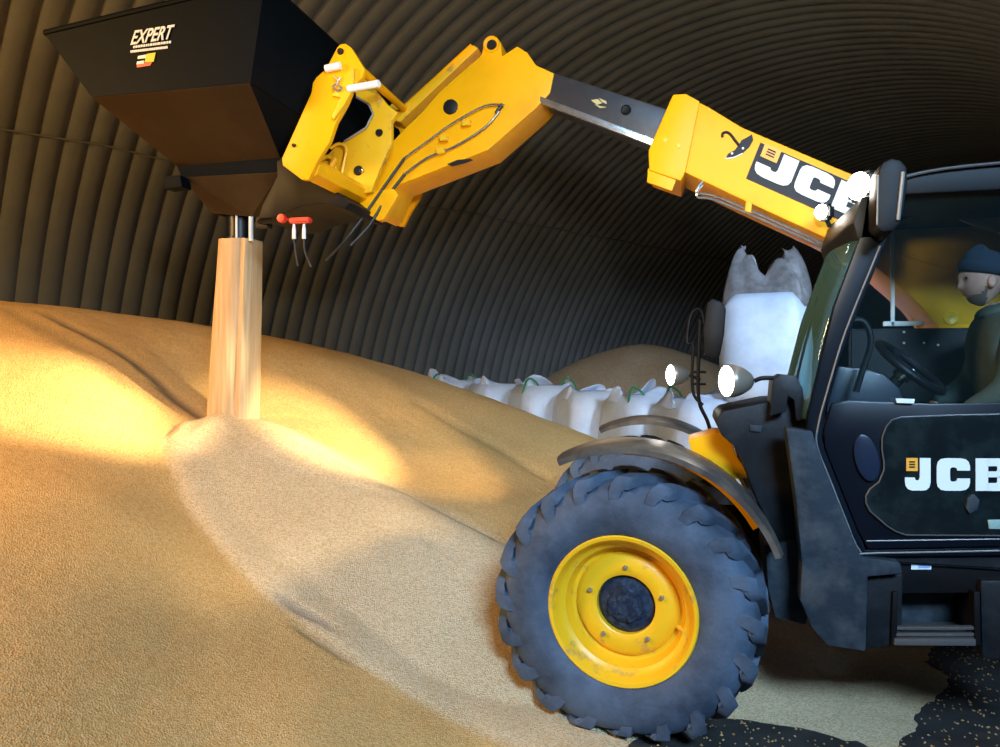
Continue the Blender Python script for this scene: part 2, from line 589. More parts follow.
LOBE = [xy_of(250, 405, 5.55), xy_of(205, 415, 5.4), xy_of(175, 432, 5.15), xy_of(164, 455, 4.9), xy_of(168, 480, 4.65), xy_of(185, 510, 4.42), xy_of(215, 545, 4.2), xy_of(255, 580, 4.0), xy_of(300, 612, 3.87), xy_of(355, 645, 3.76),
        xy_of(430, 690, 3.66), xy_of(520, 740, 3.55)]


def height(x, y):
    q = np.stack([x.ravel(), y.ravel()], 1)
    old = np.empty(len(q))
    for i in range(0, len(q), 20000):
        c = q[i:i + 20000]
        dd = ((c[:, None, :] - XY[None, :, :]) ** 2).sum(-1)
        old[i:i + 20000] = tps_k(dd) @ w[:n] + w[n] + c @ w[n + 1:]
    old = old.reshape(x.shape)
    # fresh cone running down to a ridge in front of the machine
    ex, ey = RIDGE_END.x, RIDGE_END.y
    dx, dy = ex - PEAK.x, ey - PEAK.y
    L2 = dx * dx + dy * dy
    t = np.clip(((x - PEAK.x) * dx + (y - PEAK.y) * dy) / L2, 0, 1.35)
    rx, ry = x - PEAK.x - t * dx, y - PEAK.y - t * dy
    dist = np.hypot(rx, ry)
    crest = PEAK.z + (RIDGE_END.z - PEAK.z) * t
    rr = 0.30 - 0.2 * np.clip(t, 0, 1)
    fall = 0.50 * (np.sqrt(dist ** 2 + rr ** 2) - rr)
    cone = crest - fall
    h = np.maximum(old, cone)
    cf = 1 / (1 + np.exp(-(cone - old + 0.03) / 0.015))
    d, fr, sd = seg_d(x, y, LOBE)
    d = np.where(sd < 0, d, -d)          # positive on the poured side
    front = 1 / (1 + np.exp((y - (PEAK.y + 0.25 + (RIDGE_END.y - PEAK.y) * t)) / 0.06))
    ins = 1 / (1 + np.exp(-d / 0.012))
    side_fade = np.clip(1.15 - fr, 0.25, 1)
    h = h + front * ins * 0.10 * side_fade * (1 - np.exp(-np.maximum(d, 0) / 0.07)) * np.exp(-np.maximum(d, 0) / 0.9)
    cool_lit = np.maximum(ins * front, 0)  # mask for the cool light painted on the poured side
    dust = np.zeros(x.shape)
    d, fr, sd = seg_d(x, y, GROOVE)
    g = np.exp(-(d / 0.055) ** 2) * np.clip(fr * 4 + 0.3, 0, 1)
    h -= 0.028 * g
    dust = np.maximum(dust, 0.75 * g)
    d, fr, sd = seg_d(x, y, GROOVE2)
    g = np.exp(-(d / 0.09) ** 2)
    h -= 0.012 * g
    dust = np.maximum(dust, 0.3 * g)
    for cr in (CR1, CR2):
        d, fr, sd = seg_d(x, y, cr)
        g = np.exp(-(d / 0.02) ** 2) * np.sin(np.clip(fr, 0.02, 0.98) * PI)
        h -= 0.04 * g
        dust = np.maximum(dust, 0.85 * g)
    d, fr, sd = seg_d(x, y, BACKG)
    h -= 0.035 * np.exp(-(d / 0.06) ** 2)
    d, fr, sd = seg_d(x, y, TRACK)
    h -= 0.02 * np.exp(-(d / 0.03) ** 2)
    return h, dust, cool_lit


def axis_pts(parts):
    out = []
    for a, c, st in parts:
        k = int(round((c - a) / st))
        out += [a + (c - a) * i / k for i in range(k)]
    out.append(parts[-1][1])
    return np.array(out)


gx = axis_pts([(-12, -5.5, 0.09), (-5.5, 1.9, 0.026), (1.9, 3.2, 0.07)])
gy = axis_pts([(-1.5, 1.2, 0.08), (1.2, 6.5, 0.026), (6.5, 13, 0.07)])
GX, GY = np.meshgrid(gx, gy, indexing='ij')
GZ, GD, GF = height(GX, GY)
nz = np.zeros(GX.shape)
for i in range(GX.shape[0]):
    for j in range(GX.shape[1]):
        v = noise.fractal(Vector((GX[i, j] * 1.1, GY[i, j] * 1.1, 0.3)), 1.0, 2.1, 5)
        v2 = noise.noise(Vector((GX[i, j] * 14, GY[i, j] * 14, 4.0)))
        nz[i, j] = 0.022 * v + 0.004 * v2
GZ = GZ + nz
WALLP = Pv.x * GX + Pv.y * GY
inside = (WALLP < PC + np.sqrt(np.maximum(0.1, RAD ** 2 - np.clip(GZ, 0, 5) ** 2)) + 0.12)
keep = (GZ > -0.03) & inside
idx = -np.ones(GX.shape, int)
verts = []
dark_list = []
cell = keep[:-1, :-1] | keep[1:, :-1] | keep[:-1, 1:] | keep[1:, 1:]
cell &= inside[:-1, :-1] & inside[1:, :-1] & inside[:-1, 1:] & inside[1:, 1:]
use = np.zeros(GX.shape, bool)
use[:-1, :-1] |= cell; use[1:, :-1] |= cell; use[:-1, 1:] |= cell; use[1:, 1:] |= cell
ii, jj = np.nonzero(use)
idx[ii, jj] = np.arange(len(ii))
verts = np.stack([GX[ii, jj], GY[ii, jj], np.maximum(GZ[ii, jj], -0.05)], 1)
ci, cj = np.nonzero(cell)
faces = np.stack([idx[ci, cj], idx[ci + 1, cj], idx[ci + 1, cj + 1], idx[ci, cj + 1]], 1)
me = bpy.data.meshes.new('grain_heap')
me.from_pydata(verts.tolist(), [], faces.tolist())
att = me.attributes.new('dust', 'FLOAT', 'POINT')
att.data.foreach_set('value', GD[ii, jj].astype(np.float32))
att = me.attributes.new('cool_lit', 'FLOAT', 'POINT')
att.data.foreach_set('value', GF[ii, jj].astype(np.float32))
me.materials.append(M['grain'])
me.shade_smooth()
heap = bpy.data.objects.new('grain_heap', me)
COL.objects.link(heap)
tag(heap, 'large golden heap of loose grain sloping down to the front tyre', 'grain', kind='stuff')


def heap_z(x, y):
    z, _, _f = height(np.array([[x]]), np.array([[y]]))
    return float(z[0, 0])


# far pale heap behind the bags
b = MB()
hc = D(640, 365, 15.0)
rings = []
for i in range(15):
    f = i / 14
    ring = []
    for k in range(48):
        a = 2 * PI * k / 48
        rr = f
        x = hc.x + 4.2 * rr * math.cos(a); y = hc.y + 2.6 * rr * math.sin(a)
        z = 2.25 * (1 - f ** 1.6) + 0.06 * noise.noise(Vector((x, y, 1)) * 0.9) - (0.05 if i == 14 else 0)
        ring.append(Vector((x, y, z)))
    rings.append(ring)
b.loft(rings, cap=False)
o = b.build('grain_heap', M['grain_far'], None, angle=60)
tag(o, 'low pale grain heap far back behind the row of white bags', 'grain', kind='stuff')

# loose kernels on the dark floor at the toe of the heap
rnd = random.Random(5)
b = MB()
cnt = 0
while cnt < 2600:
    x = rnd.uniform(-0.9, 2.0); y = rnd.uniform(3.0, 5.6)
    z = heap_z(x, y) if cnt % 1 == 0 else 0
    if z > 0.0 or z < -0.13 or rnd.random() > math.exp(z * 30):
        cnt += 0.12
        continue
    cnt += 1
    s = rnd.uniform(0.0035, 0.006); a = rnd.uniform(0, PI)
    ux, uy = math.cos(a) * s * 1.7, math.sin(a) * s * 1.7
    vx, vy = -math.sin(a) * s, math.cos(a) * s
    P = [Vector((x + ux, y + uy, s)), Vector((x + vx, y + vy, s)), Vector((x - ux, y - uy, s)), Vector((x - vx, y - vy, s))]
    t_ = b.bm.verts.new((x, y, 2 * s)); bo = b.bm.verts.new((x, y, 0.0004))
    vs = [b.bm.verts.new(p) for p in P]
    for k in range(4):
        b.bm.faces.new((vs[k], vs[(k + 1) % 4], t_)); b.bm.faces.new((vs[(k + 1) % 4], vs[k], bo))
o = b.build('spilled_grain', M['grain'], None, angle=0, recalc=False)
tag(o, 'loose spilled grain kernels scattered on the dark concrete floor beside the heap', 'grain', kind='stuff')

# ------------------------------------------------------------------ telehandler
TH = thing('telehandler', 'yellow and black telehandler with raised telescopic boom and lit lamps on the grain', 'telehandler', (-0.28, 4.79, 0.09))

FC = U(627, 595, 3.66)
WC = U(619.5, 614, 3.66)
WR = 0.63


def make_wheel(name, near):
    """near=+1: outer face towards the camera (-y); -1 mirrored for the far side"""
    y0 = 3.66 if near > 0 else 5.92
    c = Vector((WC.x, y0, WC.z))
    sg = 1 if near > 0 else -1
    W = 0.47
    # tyre
    b = MB()
    prof = [(0.352, 0.060), (0.372, 0.035), (0.405, 0.014), (0.46, 0.0), (0.51, 0.006), (0.55, 0.024), (0.583, 0.055), (0.600, 0.10), (0.606, W / 2),
            (0.600, W - 0.10), (0.583, W - 0.055), (0.55, W - 0.024), (0.51, W - 0.006), (0.46, W), (0.405, W - 0.014), (0.372, W - 0.035), (0.352, W - 0.06)]
    b.lathe([(r, h * sg) for r, h in prof], c, seg=96, close=True)
    nl = 20
    for side in (0, 1):
        for k in range(nl):
            th0 = 2 * PI * (k + 0.5 * side) / nl + 0.06
            # stations from the shoulder tail to the centre of the tread
            st = [(0.525, 0.012, 0.00, 0.030, 0.006), (0.56, 0.010, 0.02, 0.036, 0.022), (0.600, 0.018, 0.05, 0.044, 0.030), (0.628, 0.040, 0.09, 0.048, 0.045),
                  (0.638, 0.10, 0.15, 0.040, 0.05), (0.638, 0.17, 0.25, 0.034, 0.05), (0.638, 0.240, 0.33, 0.030, 0.05)]
            prev = None
            for (r, h, dth, hw, dep) in st:
                if side: h = W - h
                th = th0 - dth * (1 if True else -1)
                da = hw / r
                inner = max(r - dep, 0.5)
                hin = h
                if r < 0.60:
                    hin = h + (0.03 if not side else -0.03)
                    inner = r - 0.01
                ring = []
                for (rr, hh, aa) in ((inner, hin, -da * 1.15), (r, h, -da * 0.8), (r, h, da * 0.8), (inner, hin, da * 1.15)):
                    ring.append(b.bm.verts.new(c + Vector((rr * math.cos(th + aa), hh * sg, rr * math.sin(th + aa)))))
                if prev:
                    for q in range(4):
                        b.bm.faces.new((prev[q], prev[(q + 1) % 4], ring[(q + 1) % 4], ring[q]))
                else:
                    b.bm.faces.new(ring)
                prev = ring
            b.bm.faces.new(prev[::-1])
    for v in b.bm.verts:      # slightly larger carcass, flattened where it carries the load
        d = v.co - c
        r = math.hypot(d.x, d.z)
        if r > 0.40:
            k = 1 + 0.055 * min(1, (r - 0.40) / 0.15)
            v.co.x = c.x + d.x * k; v.co.z = c.z + d.z * k
        zf = 0.03
        if v.co.z < zf + 0.06:
            v.co.z = zf + 0.06 * math.exp((v.co.z - zf - 0.06) / 0.06)
    wheel = thing_part(name, c)
    b.build('tyre', M['rubber'], wheel, angle=40)
    # rim
    b = MB()
    rp = [(0.345, 0.06), (0.372, 0.034), (0.366, 0.026), (0.350, 0.030), (0.340, 0.045), (0.334, 0.075), (0.318, 0.095), (0.300, 0.105), (0.288, 0.150), (0.280, 0.170),
          (0.262, 0.175), (0.250, 0.155), (0.232, 0.143), (0.190, 0.140), (0.160, 0.142), (0.148, 0.150), (0.146, 0.23), (0.30, 0.25), (0.345, 0.20)]
    b.lathe([(r, h * sg) for r, h in rp], c, seg=80, close=True)
    b.build('rim', M['yellow_dirty'], wheel, angle=40)
    # hub
    b = MB()
    hp = [(0.0, 0.125), (0.045, 0.125), (0.052, 0.135), (0.085, 0.140), (0.09, 0.155), (0.125, 0.160), (0.134, 0.175), (0.146, 0.18), (0.146, 0.3), (0.0, 0.3)]
    b.lathe([(r, h * sg) for r, h in hp], c, seg=40)
    for k in range(3):
        a = 2 * PI * k / 3 + 0.5
        b.box((-0.05, -0.012, 0.03), (0.03, 0.012, 0.085), 0.006, Matrix.Translation(c + Vector((0, 0.14 * sg, 0))) @ Matrix.Rotation(a, 4, 'Y'))
    b.build('hub', M['hub'], wheel, angle=40)
    for k in range(5):
        a = PI / 2 + 2 * PI * k / 5
        p = c + Vector((0.19 * math.cos(a), 0.132 * sg, 0.19 * math.sin(a)))
        b = MB()
        b.lathe([(0.0, -0.012 * sg), (0.007, -0.012 * sg), (0.013, -0.004 * sg), (0.013, 0.012 * sg)], p, seg=6)
        b.build('wheel_nut', M['dull_steel'], wheel, angle=20)
    # valve stem
    b = MB()
    b.cyl(c + Vector((0.262, 0.145 * sg, -0.08)), c + Vector((0.290, 0.110 * sg, -0.085)), 0.012, 10)
    b.build('valve_stem', M['yellow_dirty'], wheel)
    return wheel


def thing_part(name, loc, label=None):
    o = bpy.data.objects.new(name, None)
    o.empty_display_size = 0.1
    COL.objects.link(o)
    o.parent = TH
    o.location = Vector(loc) - WORLD[TH]
    WORLD[o] = Vector(loc)
    if label: o['label'] = label
    return o


for sg_ in (1, -1):
    wh = make_wheel('front_wheel', sg_)
    wh.rotation_euler = (0, 0, math.radians(-7))   # steered slightly


def make_fender(y0, y1):
    b = MB()
    rows = []
    a0, a1 = math.radians(118), math.radians(18)
    K = 30
    for i in range(K + 1):
        f = i / K
        a = a0 + (a1 - a0) * f
        r = 0.705 + 0.035 * f ** 2 + 0.02 * (1 - f) ** 4
        ring = []
        prof = [(r - 0.03, y0 + 0.002), (r - 0.004, y0), (r + 0.012, y0 + 0.05), (r + 0.018, (y0 + y1) / 2), (r + 0.012, y1 - 0.05), (r - 0.004, y1),
                (r - 0.014, y1 - 0.01), (r + 0.002, y1 - 0.055), (r + 0.006, (y0 + y1) / 2), (r + 0.0, y0 + 0.055), (r - 0.014, y0 + 0.012), (r - 0.03, y0 + 0.012)]
        for rr, yy in prof:
            ring.append(Vector((FC.x + rr * math.cos(a), yy, FC.z + rr * math.sin(a))))
        rows.append(ring)
    b.loft(rows)
    return b.build('mudguard', M['fender'], TH, angle=50)


make_fender(3.64, 4.12)
make_fender(5.46, 5.94)
# yellow mudguard bracket following the arc
b = MB()
rows = []
for i in range(13):
    a = math.radians(92 - 62 * i / 12)
    r = 0.672
    rows.append([Vector((FC.x + rr * math.cos(a), yy, FC.z + rr * math.sin(a))) for rr, yy in ((r, 3.70), (r + 0.03, 3.70), (r + 0.03, 4.05), (r, 4.05))])
b.loft(rows)
b.build('mudguard_bracket', M['yellow'], TH, angle=40)
plate('front_chassis_nose', [(688, 440), (716, 432), (728, 434), (738, 458), (752, 478), (720, 480), (695, 462)], 4.14, 4.45, M['yellow'], TH, 0.01)

# chassis and axle
b = MB()
b.box((-0.45, 4.45, 0.55), (3.4, 5.15, 1.05), 0.03)
b.box((-0.42, 4.35, 0.60), (-0.14, 5.25, 0.86), 0.03)
b.build('chassis', M['black'], TH)
b = MB()
b.cyl((WC.x, 3.9, WC.z), (WC.x, 5.7, WC.z), 0.085, 20)
b.lathe([(0.0, -0.2), (0.13, -0.17), (0.19, 0.0), (0.13, 0.17), (0.0, 0.2)], (WC.x, 4.85, WC.z), seg=24)
b.build('front_axle', M['black'], TH)
# engine pod on the far side and rear body: dark mass behind the cab
b = MB()
b.box((0.5, 5.2, 0.62), (3.3, 5.85, 1.42), 0.06)
b.build('engine_cover', M['plastic'], TH)

# ---- cab
YC, YF = 3.78, 4.66
# near pillar & door frame: one swept outline
b = MB()
pil = [(866, 196), (905, 190), (897, 214), (886, 243), (856, 318), (836, 372), (826, 408), (822, 440), (866, 550), (1080, 546), (1080, 555), (860, 557), (806, 446), (808, 415), (813, 393), (834, 307), (860, 237)]
b.prism([U(x, y, YC) for x, y in pil], (0, 0.07, 0), 0.008)
b.build('cab_front_pillar', M['cab_blue'], TH)
b = MB()
b.tube([U(x, y, YC - 0.006) for x, y in [(880, 246), (846, 330), (829, 385), (818.5, 424), (817, 446), (830, 480), (845, 518), (860, 551), (880, 553), (1080, 549)]], 0.0045, 8, 4)  # pale tube shaped as the pillar's highlight, and as door seal below
b.build('pillar_highlight_trim', M['dull_steel'], TH)
b = MB()
off = Vector((0, YF - YC, 0))
fp = [(866, 200), (884, 200), (834, 330), (816, 393), (812, 440), (800, 440), (809, 393), (830, 312), (857, 240)]
b.prism([U(x, y, YC) + off for x, y in fp], (0, 0.06, 0), 0.008)
b.build('cab_far_pillar', M['cab_blue'], TH)
# windscreen, gently bowed
tpt = [U(861, 237, YC), U(846, 275, YC), U(834, 307, YC), U(822, 350, YC), U(813, 393, YC), U(809, 420, YC)]
b = MB()
rows = []
for p in tpt:
    row = []
    for k in range(9):
        f = k / 8
        row.append(Vector((p.x - 0.05 * math.sin(PI * f), YC + 0.03 + (YF - YC) * f, p.z)))
    rows.append(row)
b.loft(rows, cap=False, closed=False)
b.build('windscreen', M['glass'], TH, angle=60, solid=0.006)
# wiper
b = MB()
b.tube([U(814, 395, YC) + Vector((-0.06, 0.25, 0)), U(828, 345, YC) + Vector((-0.06, 0.30, 0)), U(845, 290, YC) + Vector((-0.06, 0.36, 0))], 0.007, 8)
b.build('wiper', M['plastic'], TH)

# roof
b = MB()
xr0 = U(878, 200, YC).x
roof_prof = [(0.0, 0.0), (0.02, 0.05), (0.10, 0.095), (0.35, 0.125), (0.9, 0.14), (1.5, 0.13), (1.75, 0.06), (1.75, 0.0)]
zr = U(900, 196, YC).z
b.prism([Vector((xr0 + x, YC - 0.03, zr + z)) for x, z in roof_prof], (0, YF - YC + 0.1, 0), 0.012)
b.build('cab_roof', M['black'], TH, angle=50)
b = MB()
b.tube([Vector((xr0 + x, YC - 0.045, zr + z - 0.01)) for x, z in [(0.05, 0.055), (0.12, 0.09), (0.35, 0.118), (0.9, 0.13), (1.5, 0.12)]], 0.008, 8, 4)
b.build('roof_trim', M['trim'], TH)
# rear pillar, rear window frame, far side frame
xb = xr0 + 1.55
b = MB()
b.prism([Vector((xb - 0.02, YC, 1.55)), Vector((xb + 0.08, YC, 1.55)), Vector((xb + 0.12, YC, zr)), Vector((xb + 0.02, YC, zr))], (0, 0.07, 0), 0.008)
b.prism([Vector((xb - 0.02, YF, 1.55)), Vector((xb + 0.08, YF, 1.55)), Vector((xb + 0.12, YF, zr)), Vector((xb + 0.02, YF, zr))], (0, 0.06, 0), 0.008)
b.build('cab_rear_pillar', M['cab_blue'], TH, each=True)
b = MB()
pw = U(893, 235, YF)
b.box((pw.x - 0.010, YF + 0.0, U(893, 326, YF).z), (pw.x + 0.010, YF + 0.02, zr), 0.003)
b.box((pw.x - 0.05, YF, U(893, 326, YF).z), (pw.x + 0.16, YF + 0.02, U(893, 322, YF).z + 0.004), 0.002)
b.build('far_window_frame', M['white_paint'], TH)
b = MB()
z1 = U(893, 325, YF).z
b.box((U(850, 400, YF).x, YF, 0.95), (xb + 0.06, YF + 0.05, z1 - 0.02), 0.01)
b.build('far_side_panel', M['plastic'], TH)
b = MB()
for x, y in ((904, 332), (904, 343), (924, 343), (938, 345)):
    b.lathe([(0, -0.006), (0.006, -0.004), (0.007, 0.001)], U(x, y, YF - 0.004), seg=10)
b.build('panel_screw', M['white_paint'], TH, each=True)
# blue tinted far pane, beside the frame
b = MB()
b.box((pw.x + 0.012, YF + 0.005, z1), (xb, YF + 0.012, zr), 0)
b.build('far_window_glass', M['clear_glass'], TH)
# headliner / sun blind, the pale patch under the roof
b = MB()
hl = [(958, 218), (970, 207), (1000, 199), (1060, 196), (1060, 240), (1000, 233), (975, 226)]
b.prism([U(x, y, 4.45) for x, y in hl], (0, 0.03, 0), 0.006)
b.build('roof_lining', M['beige'], TH)
b = MB()
b.prism([U(x, y, 4.3) for x, y in [(905, 200), (955, 193), (1060, 186), (1060, 196), (1000, 199), (965, 208), (915, 214), (898, 224)]], (0, 0.33, 0), 0.006)
b.build('roof_console', M['plastic'], TH)
# cab floor & lower body (behind the door)
b = MB()
b.box((U(866, 500, YC).x, YC + 0.03, 0.93), (xb + 0.08, YF, 1.0), 0.01)
b.build('cab_floor', M['plastic'], TH)

# door: lower panel, dark glass, lettering, handle, upper pane
DY = YC - 0.012
DOOR = thing_part('cab_door', U(1000, 550, DY))
door_pts = [(832, 404), (850, 401), (930, 404), (1075, 402), (1075, 545), (868, 549), (858, 530), (825, 448), (824, 430)]
b = MB()
b.prism([U(x, y, DY) for x, y in door_pts], (0, 0.045, 0), 0.006)
b.build('door_panel', M['cab_blue'], DOOR)
gl = [(1070, 413), (960, 415), (902, 417), (892, 420), (886, 427), (882, 438), (882, 450), (884, 462), (884, 470), (879, 482), (870, 489), (866, 496), (866, 503), (870, 511), (886, 525), (895, 531), (906, 535), (1070, 536)]
b = MB()
b.prism([U(x, y, DY - 0.014) for x, y in gl], (0, 0.013, 0), 0.004)
b.build('lower_door_glass', M['door_glass'], DOOR)
b = MB()
b.tube([U(x, y, DY - 0.012) for x, y in gl], 0.004, 8)
b.build('glass_seal', M['trim'], DOOR)
b = MB()
b.tube([U(866, 541, DY - 0.003), U(1075, 538, DY - 0.003)], 0.004, 8)
b.build('lower_trim', M['trim'], DOOR)
# round air vent in door, tilted oval
b = MB()
oc = U(867, 458, DY)
ov, ov2 = [], []
for k in range(28):
    a = 2 * PI * k / 28
    x, y = 12 * math.cos(a), 24 * math.sin(a)
    t = math.radians(-14)
    ov.append((867 + x * math.cos(t) - y * math.sin(t), 458 + x * math.sin(t) + y * math.cos(t)))
b.prism([U(x, y, DY - 0.02) for x, y in ov], (0, 0.02, 0), 0.006)
b.build('door_speaker', mat('door_vent_blue', (0.010, 0.018, 0.040), 0.3), DOOR)
# upper door pane
b = MB()
up = [(897, 214), (886, 243), (856, 318), (836, 372), (828, 402), (1075, 402), (1075, 192), (905, 196)]
b.prism([U(x, y, YC + 0.02) for x, y in up], (0, 0.005, 0), 0)
b.build('upper_door_glass', M['clear_glass'], DOOR)
b = MB()
b.prism([U(x, y, DY - 0.02) for x, y in [(988, 520), (1030, 519), (1030, 530), (989, 529)]], (0, 0.02, 0), 0.004)
b.build('door_handle', mat('pale_green_latch', (0.25, 0.42, 0.40), 0.4), DOOR)
b = MB()
b.prism([U(x, y, DY - 0.03) for x, y in [(968, 498), (974, 494), (980, 500), (978, 510), (970, 514), (966, 508)]], (0, 0.02, 0), 0.004)
b.build('door_latch', M['dusty_panel'], DOOR)
b = MB()
b.prism([U(x, y, DY - 0.02) for x, y in [(896, 398.5), (915, 399), (914, 403.5), (897, 403)]], (0, 0.012, 0), 0.001)
b.build('small_white_label', M['white_decal'], DOOR)

LET = {
    'J': [[(.58, 1), (1, 1), (1, .25), (.95, .10), (.84, .02), (.70, 0), (.28, 0), (.12, .04), (.03, .14), (0, .28), (0, .40), (.38, .40), (.41, .33), (.48, .31), (.55, .33), (.58, .42)]],
    'C': [[(1, .62), (1, .76), (.96, .89), (.87, .97), (.72, 1), (.28, 1), (.12, .97), (.03, .88), (0, .74), (0, .26), (.03, .12), (.12, .03), (.28, 0), (.72, 0), (.87, .03), (.96, .11), (1, .24), (1, .38),
           (.62, .38), (.60, .31), (.54, .28), (.46, .28), (.41, .31), (.40, .38), (.40, .62), (.41, .69), (.46, .72), (.54, .72), (.60, .69), (.62, .62)]],
    'B': [[(0, 0), (.38, 0), (.38, 1), (0, 1)], [(.37, .76), (.62, .76), (.66, .74), (.66, .62), (.96, .62), (.96, .86), (.88, .97), (.74, 1), (.37, 1)],
          [(.37, .42), (.90, .42), (.97, .52), (.96, .63), (.66, .63), (.62, .60), (.37, .60)], [(.37, 0), (.76, 0), (.92, .04), (1, .18), (1, .34), (.96, .44), (.66, .44), (.66, .27), (.62, .24), (.37, .24)]],
}


def affine(O, Uv, Vv):
    return lambda u, v: (O[0] + Uv[0] * u + Vv[0] * v, O[1] + Uv[1] * u + Vv[1] * v)


def letter(b, ch, fr, u0, u1, v0, v1, Y):
    for poly in LET[ch]:
        pts = []
        for (u, v) in poly:
            x, y = fr(u0 + (u1 - u0) * u, v0 + (v1 - v0) * v)
            pts.append(U(x, y, Y))
        b.prism(pts, (0, 0.004, 0))


def logo(fr, Y, parent, spans, v0, v1, sq):
    b = MB()
    for ch, (u0, u1) in zip('JCB', spans):
        letter(b, ch, fr, u0, u1, v0, v1, Y)
    b.build('logo_lettering', M['white_decal'], parent, angle=0)
    b = MB()
    u0, u1, w0, w1 = sq
    b.prism([U(*fr(u, v), Y) for u, v in ((u0, w0), (u1, w0), (u1, w1), (u0, w1))], (0, 0.004, 0))
    b.build('logo_square', M['orange_decal'], parent, angle=0)
    b = MB()
    du, dv = (u1 - u0), (w1 - w0)
    for k in range(3):
        b.prism([U(*fr(u0 + du * a, w0 + dv * c), Y - 0.002) for a, c in ((.25, .25 + .2 * k), (.75, .25 + .2 * k), (.75, .36 + .2 * k), (.25, .36 + .2 * k))], (0, 0.002, 0))
    b.build('logo_mark', M['grey_decal'], parent, angle=0)


frd = affine((905, 490.5), (95, 0.5), (0, -32.5))
logo(frd, DY - 0.019, DOOR, [(0.0, .27), (.335, .685), (.745, 1.09)], 0, 1, (.015, .135, .60, 1.0))

# ---- near mirror
MR = thing_part('wing_mirror', U(892, 195, 3.60))
b = MB()
mp_ = [(879, 170), (883, 162), (892, 158), (901, 160), (907, 167), (908, 180), (904, 210), (900, 224), (893, 231), (882, 232), (876, 226), (876, 200)]
b.prism([U(x, y, 3.58) for x, y in mp_], (0, 0.15, 0), 0.012)
b.build('mirror_housing', M['black'], MR, angle=50)
b = MB()
b.tube([U(878, 175, 3.578), U(877, 225, 3.578)], 0.004, 8)
b.tube([U(903, 172, 3.575), U(898, 220, 3.575)], 0.009, 8)
b.build('mirror_edge', M['dull_steel'], MR)
b = MB()
b.tube([U(890, 230, 3.66), U(884, 236, 3.7), U(880, 240, YC + 0.02)], 0.012, 8)
b.build('mirror_arm', M['plastic'], MR)


# ---- far mirror
MF = thing_part('wing_mirror', U(716, 330, 5.6))
b = MB()
mf = [(707, 303), (712, 298), (722, 302), (726, 309), (724, 335), (720, 356), (714, 358), (704, 354), (703, 330)]
b.prism([U(x, y, 5.56) for x, y in mf], (0, 0.16, 0), 0.015)
b.build('mirror_housing', M['black'], MF, angle=50)
b = MB()
b.tube([U(x, y, 5.6) for x, y in [(712, 436), (707, 420), (700, 405), (698, 385), (699, 350), (700, 320)]], 0.013, 8, 4)
b.tube([U(x, y, 5.6) for x, y in [(703, 405), (694, 395), (692, 375), (693, 345), (687, 342), (690, 318), (696, 309), (702, 312), (704, 325)]], 0.011, 8, 4)
b.tube([U(x, y, 5.6) for x, y in [(692, 372), (706, 372)]], 0.009, 8)
b.tube([U(x, y, 5.6) for x, y in [(692, 384), (706, 384)]], 0.009, 8)
b.build('mirror_bracket', M['black'], MF)


# ---- lamps
def headlamp(c, r, name, arm):
    H = thing_part(name, c)
    H_rot = 0.45
    b = MB()
    b.lathe([(r * 0.98, -0.003), (r * 1.05, 0.004), (r * 1.04, 0.03), (r * 0.85, 0.08), (r * 0.55, 0.12), (r * 0.25, 0.14), (0.0, 0.145)], c, axis='X', seg=32)
    b.build('lamp_housing', M['lamp_body'], H, angle=50)
    b = MB()
    b.lathe([(0.0, -0.030), (r * 0.5, -0.024), (r * 0.95, -0.004)], c, axis='X', seg=32)
    b.build('lamp_lens', M['lens'], H, angle=60)
    if arm:
        b = MB()
        b.tube(arm, 0.011, 8, 4)
        b.build('lamp_bracket', M['black'], H)
    for ch in H.children:
        if ch.name.startswith('lamp_') and 'bracket' not in ch.name:
            ch.rotation_euler = (0, 0, H_rot)
    return H


hc1 = U(727, 381, 3.92)
headlamp(hc1, 0.080, 'headlamp', [hc1 + Vector((0.13, 0, 0.0)), U(764, 378, 3.92), U(788, 380, 3.94), U(800, 392, 3.96), U(804, 425, 3.98)])
hc2 = U(671, 375, 5.62)
headlamp(hc2, 0.076, 'headlamp', [hc2 + Vector((0.13, 0, 0)), U(694, 377, 5.62), U(700, 380, 5.60)])


def worklamp(c, s, name):
    H = thing_part(name, c)
    b = MB()
    b.box(c + Vector((0.0, -s, -s)), c + Vector((0.07, s, s)), 0.018)
    b.cyl(c + Vector((0.045, 0, -s * 0.9)), c + Vector((0.07, 0, -s * 1.7)), 0.012)
    b.build('lamp_housing', M['plastic'], H)
    b = MB()
    b.lathe([(0.0, -0.030), (s * 0.6, -0.022), (s * 0.95, 0.002)], c, axis='X', seg=24)
    b.build('lamp_lens', M['lens'], H, angle=60)
    H.rotation_euler = (0, 0, 0.7)
    return H


wl1 = U(858, 186, 3.86)
wl2 = U(821, 212, 4.52)
worklamp(wl1, 0.068, 'work_lamp')
worklamp(wl2, 0.045, 'work_lamp')
# lamp rail over the windscreen
b = MB()
b.tube([wl1 + Vector((0.08, -0.05, -0.08)), wl1 + Vector((0.07, 0.3, -0.07)), wl2 + Vector((0.08, 0.1, -0.07))], 0.02, 10)
b.prism([U(862, 196, YC), U(880, 196, YC), U(888, 238, YC), U(858, 240, YC), U(853, 222, YC)], (0, YF - YC, 0), 0.01)
b.build('roof_front_visor', M['plastic'], TH)

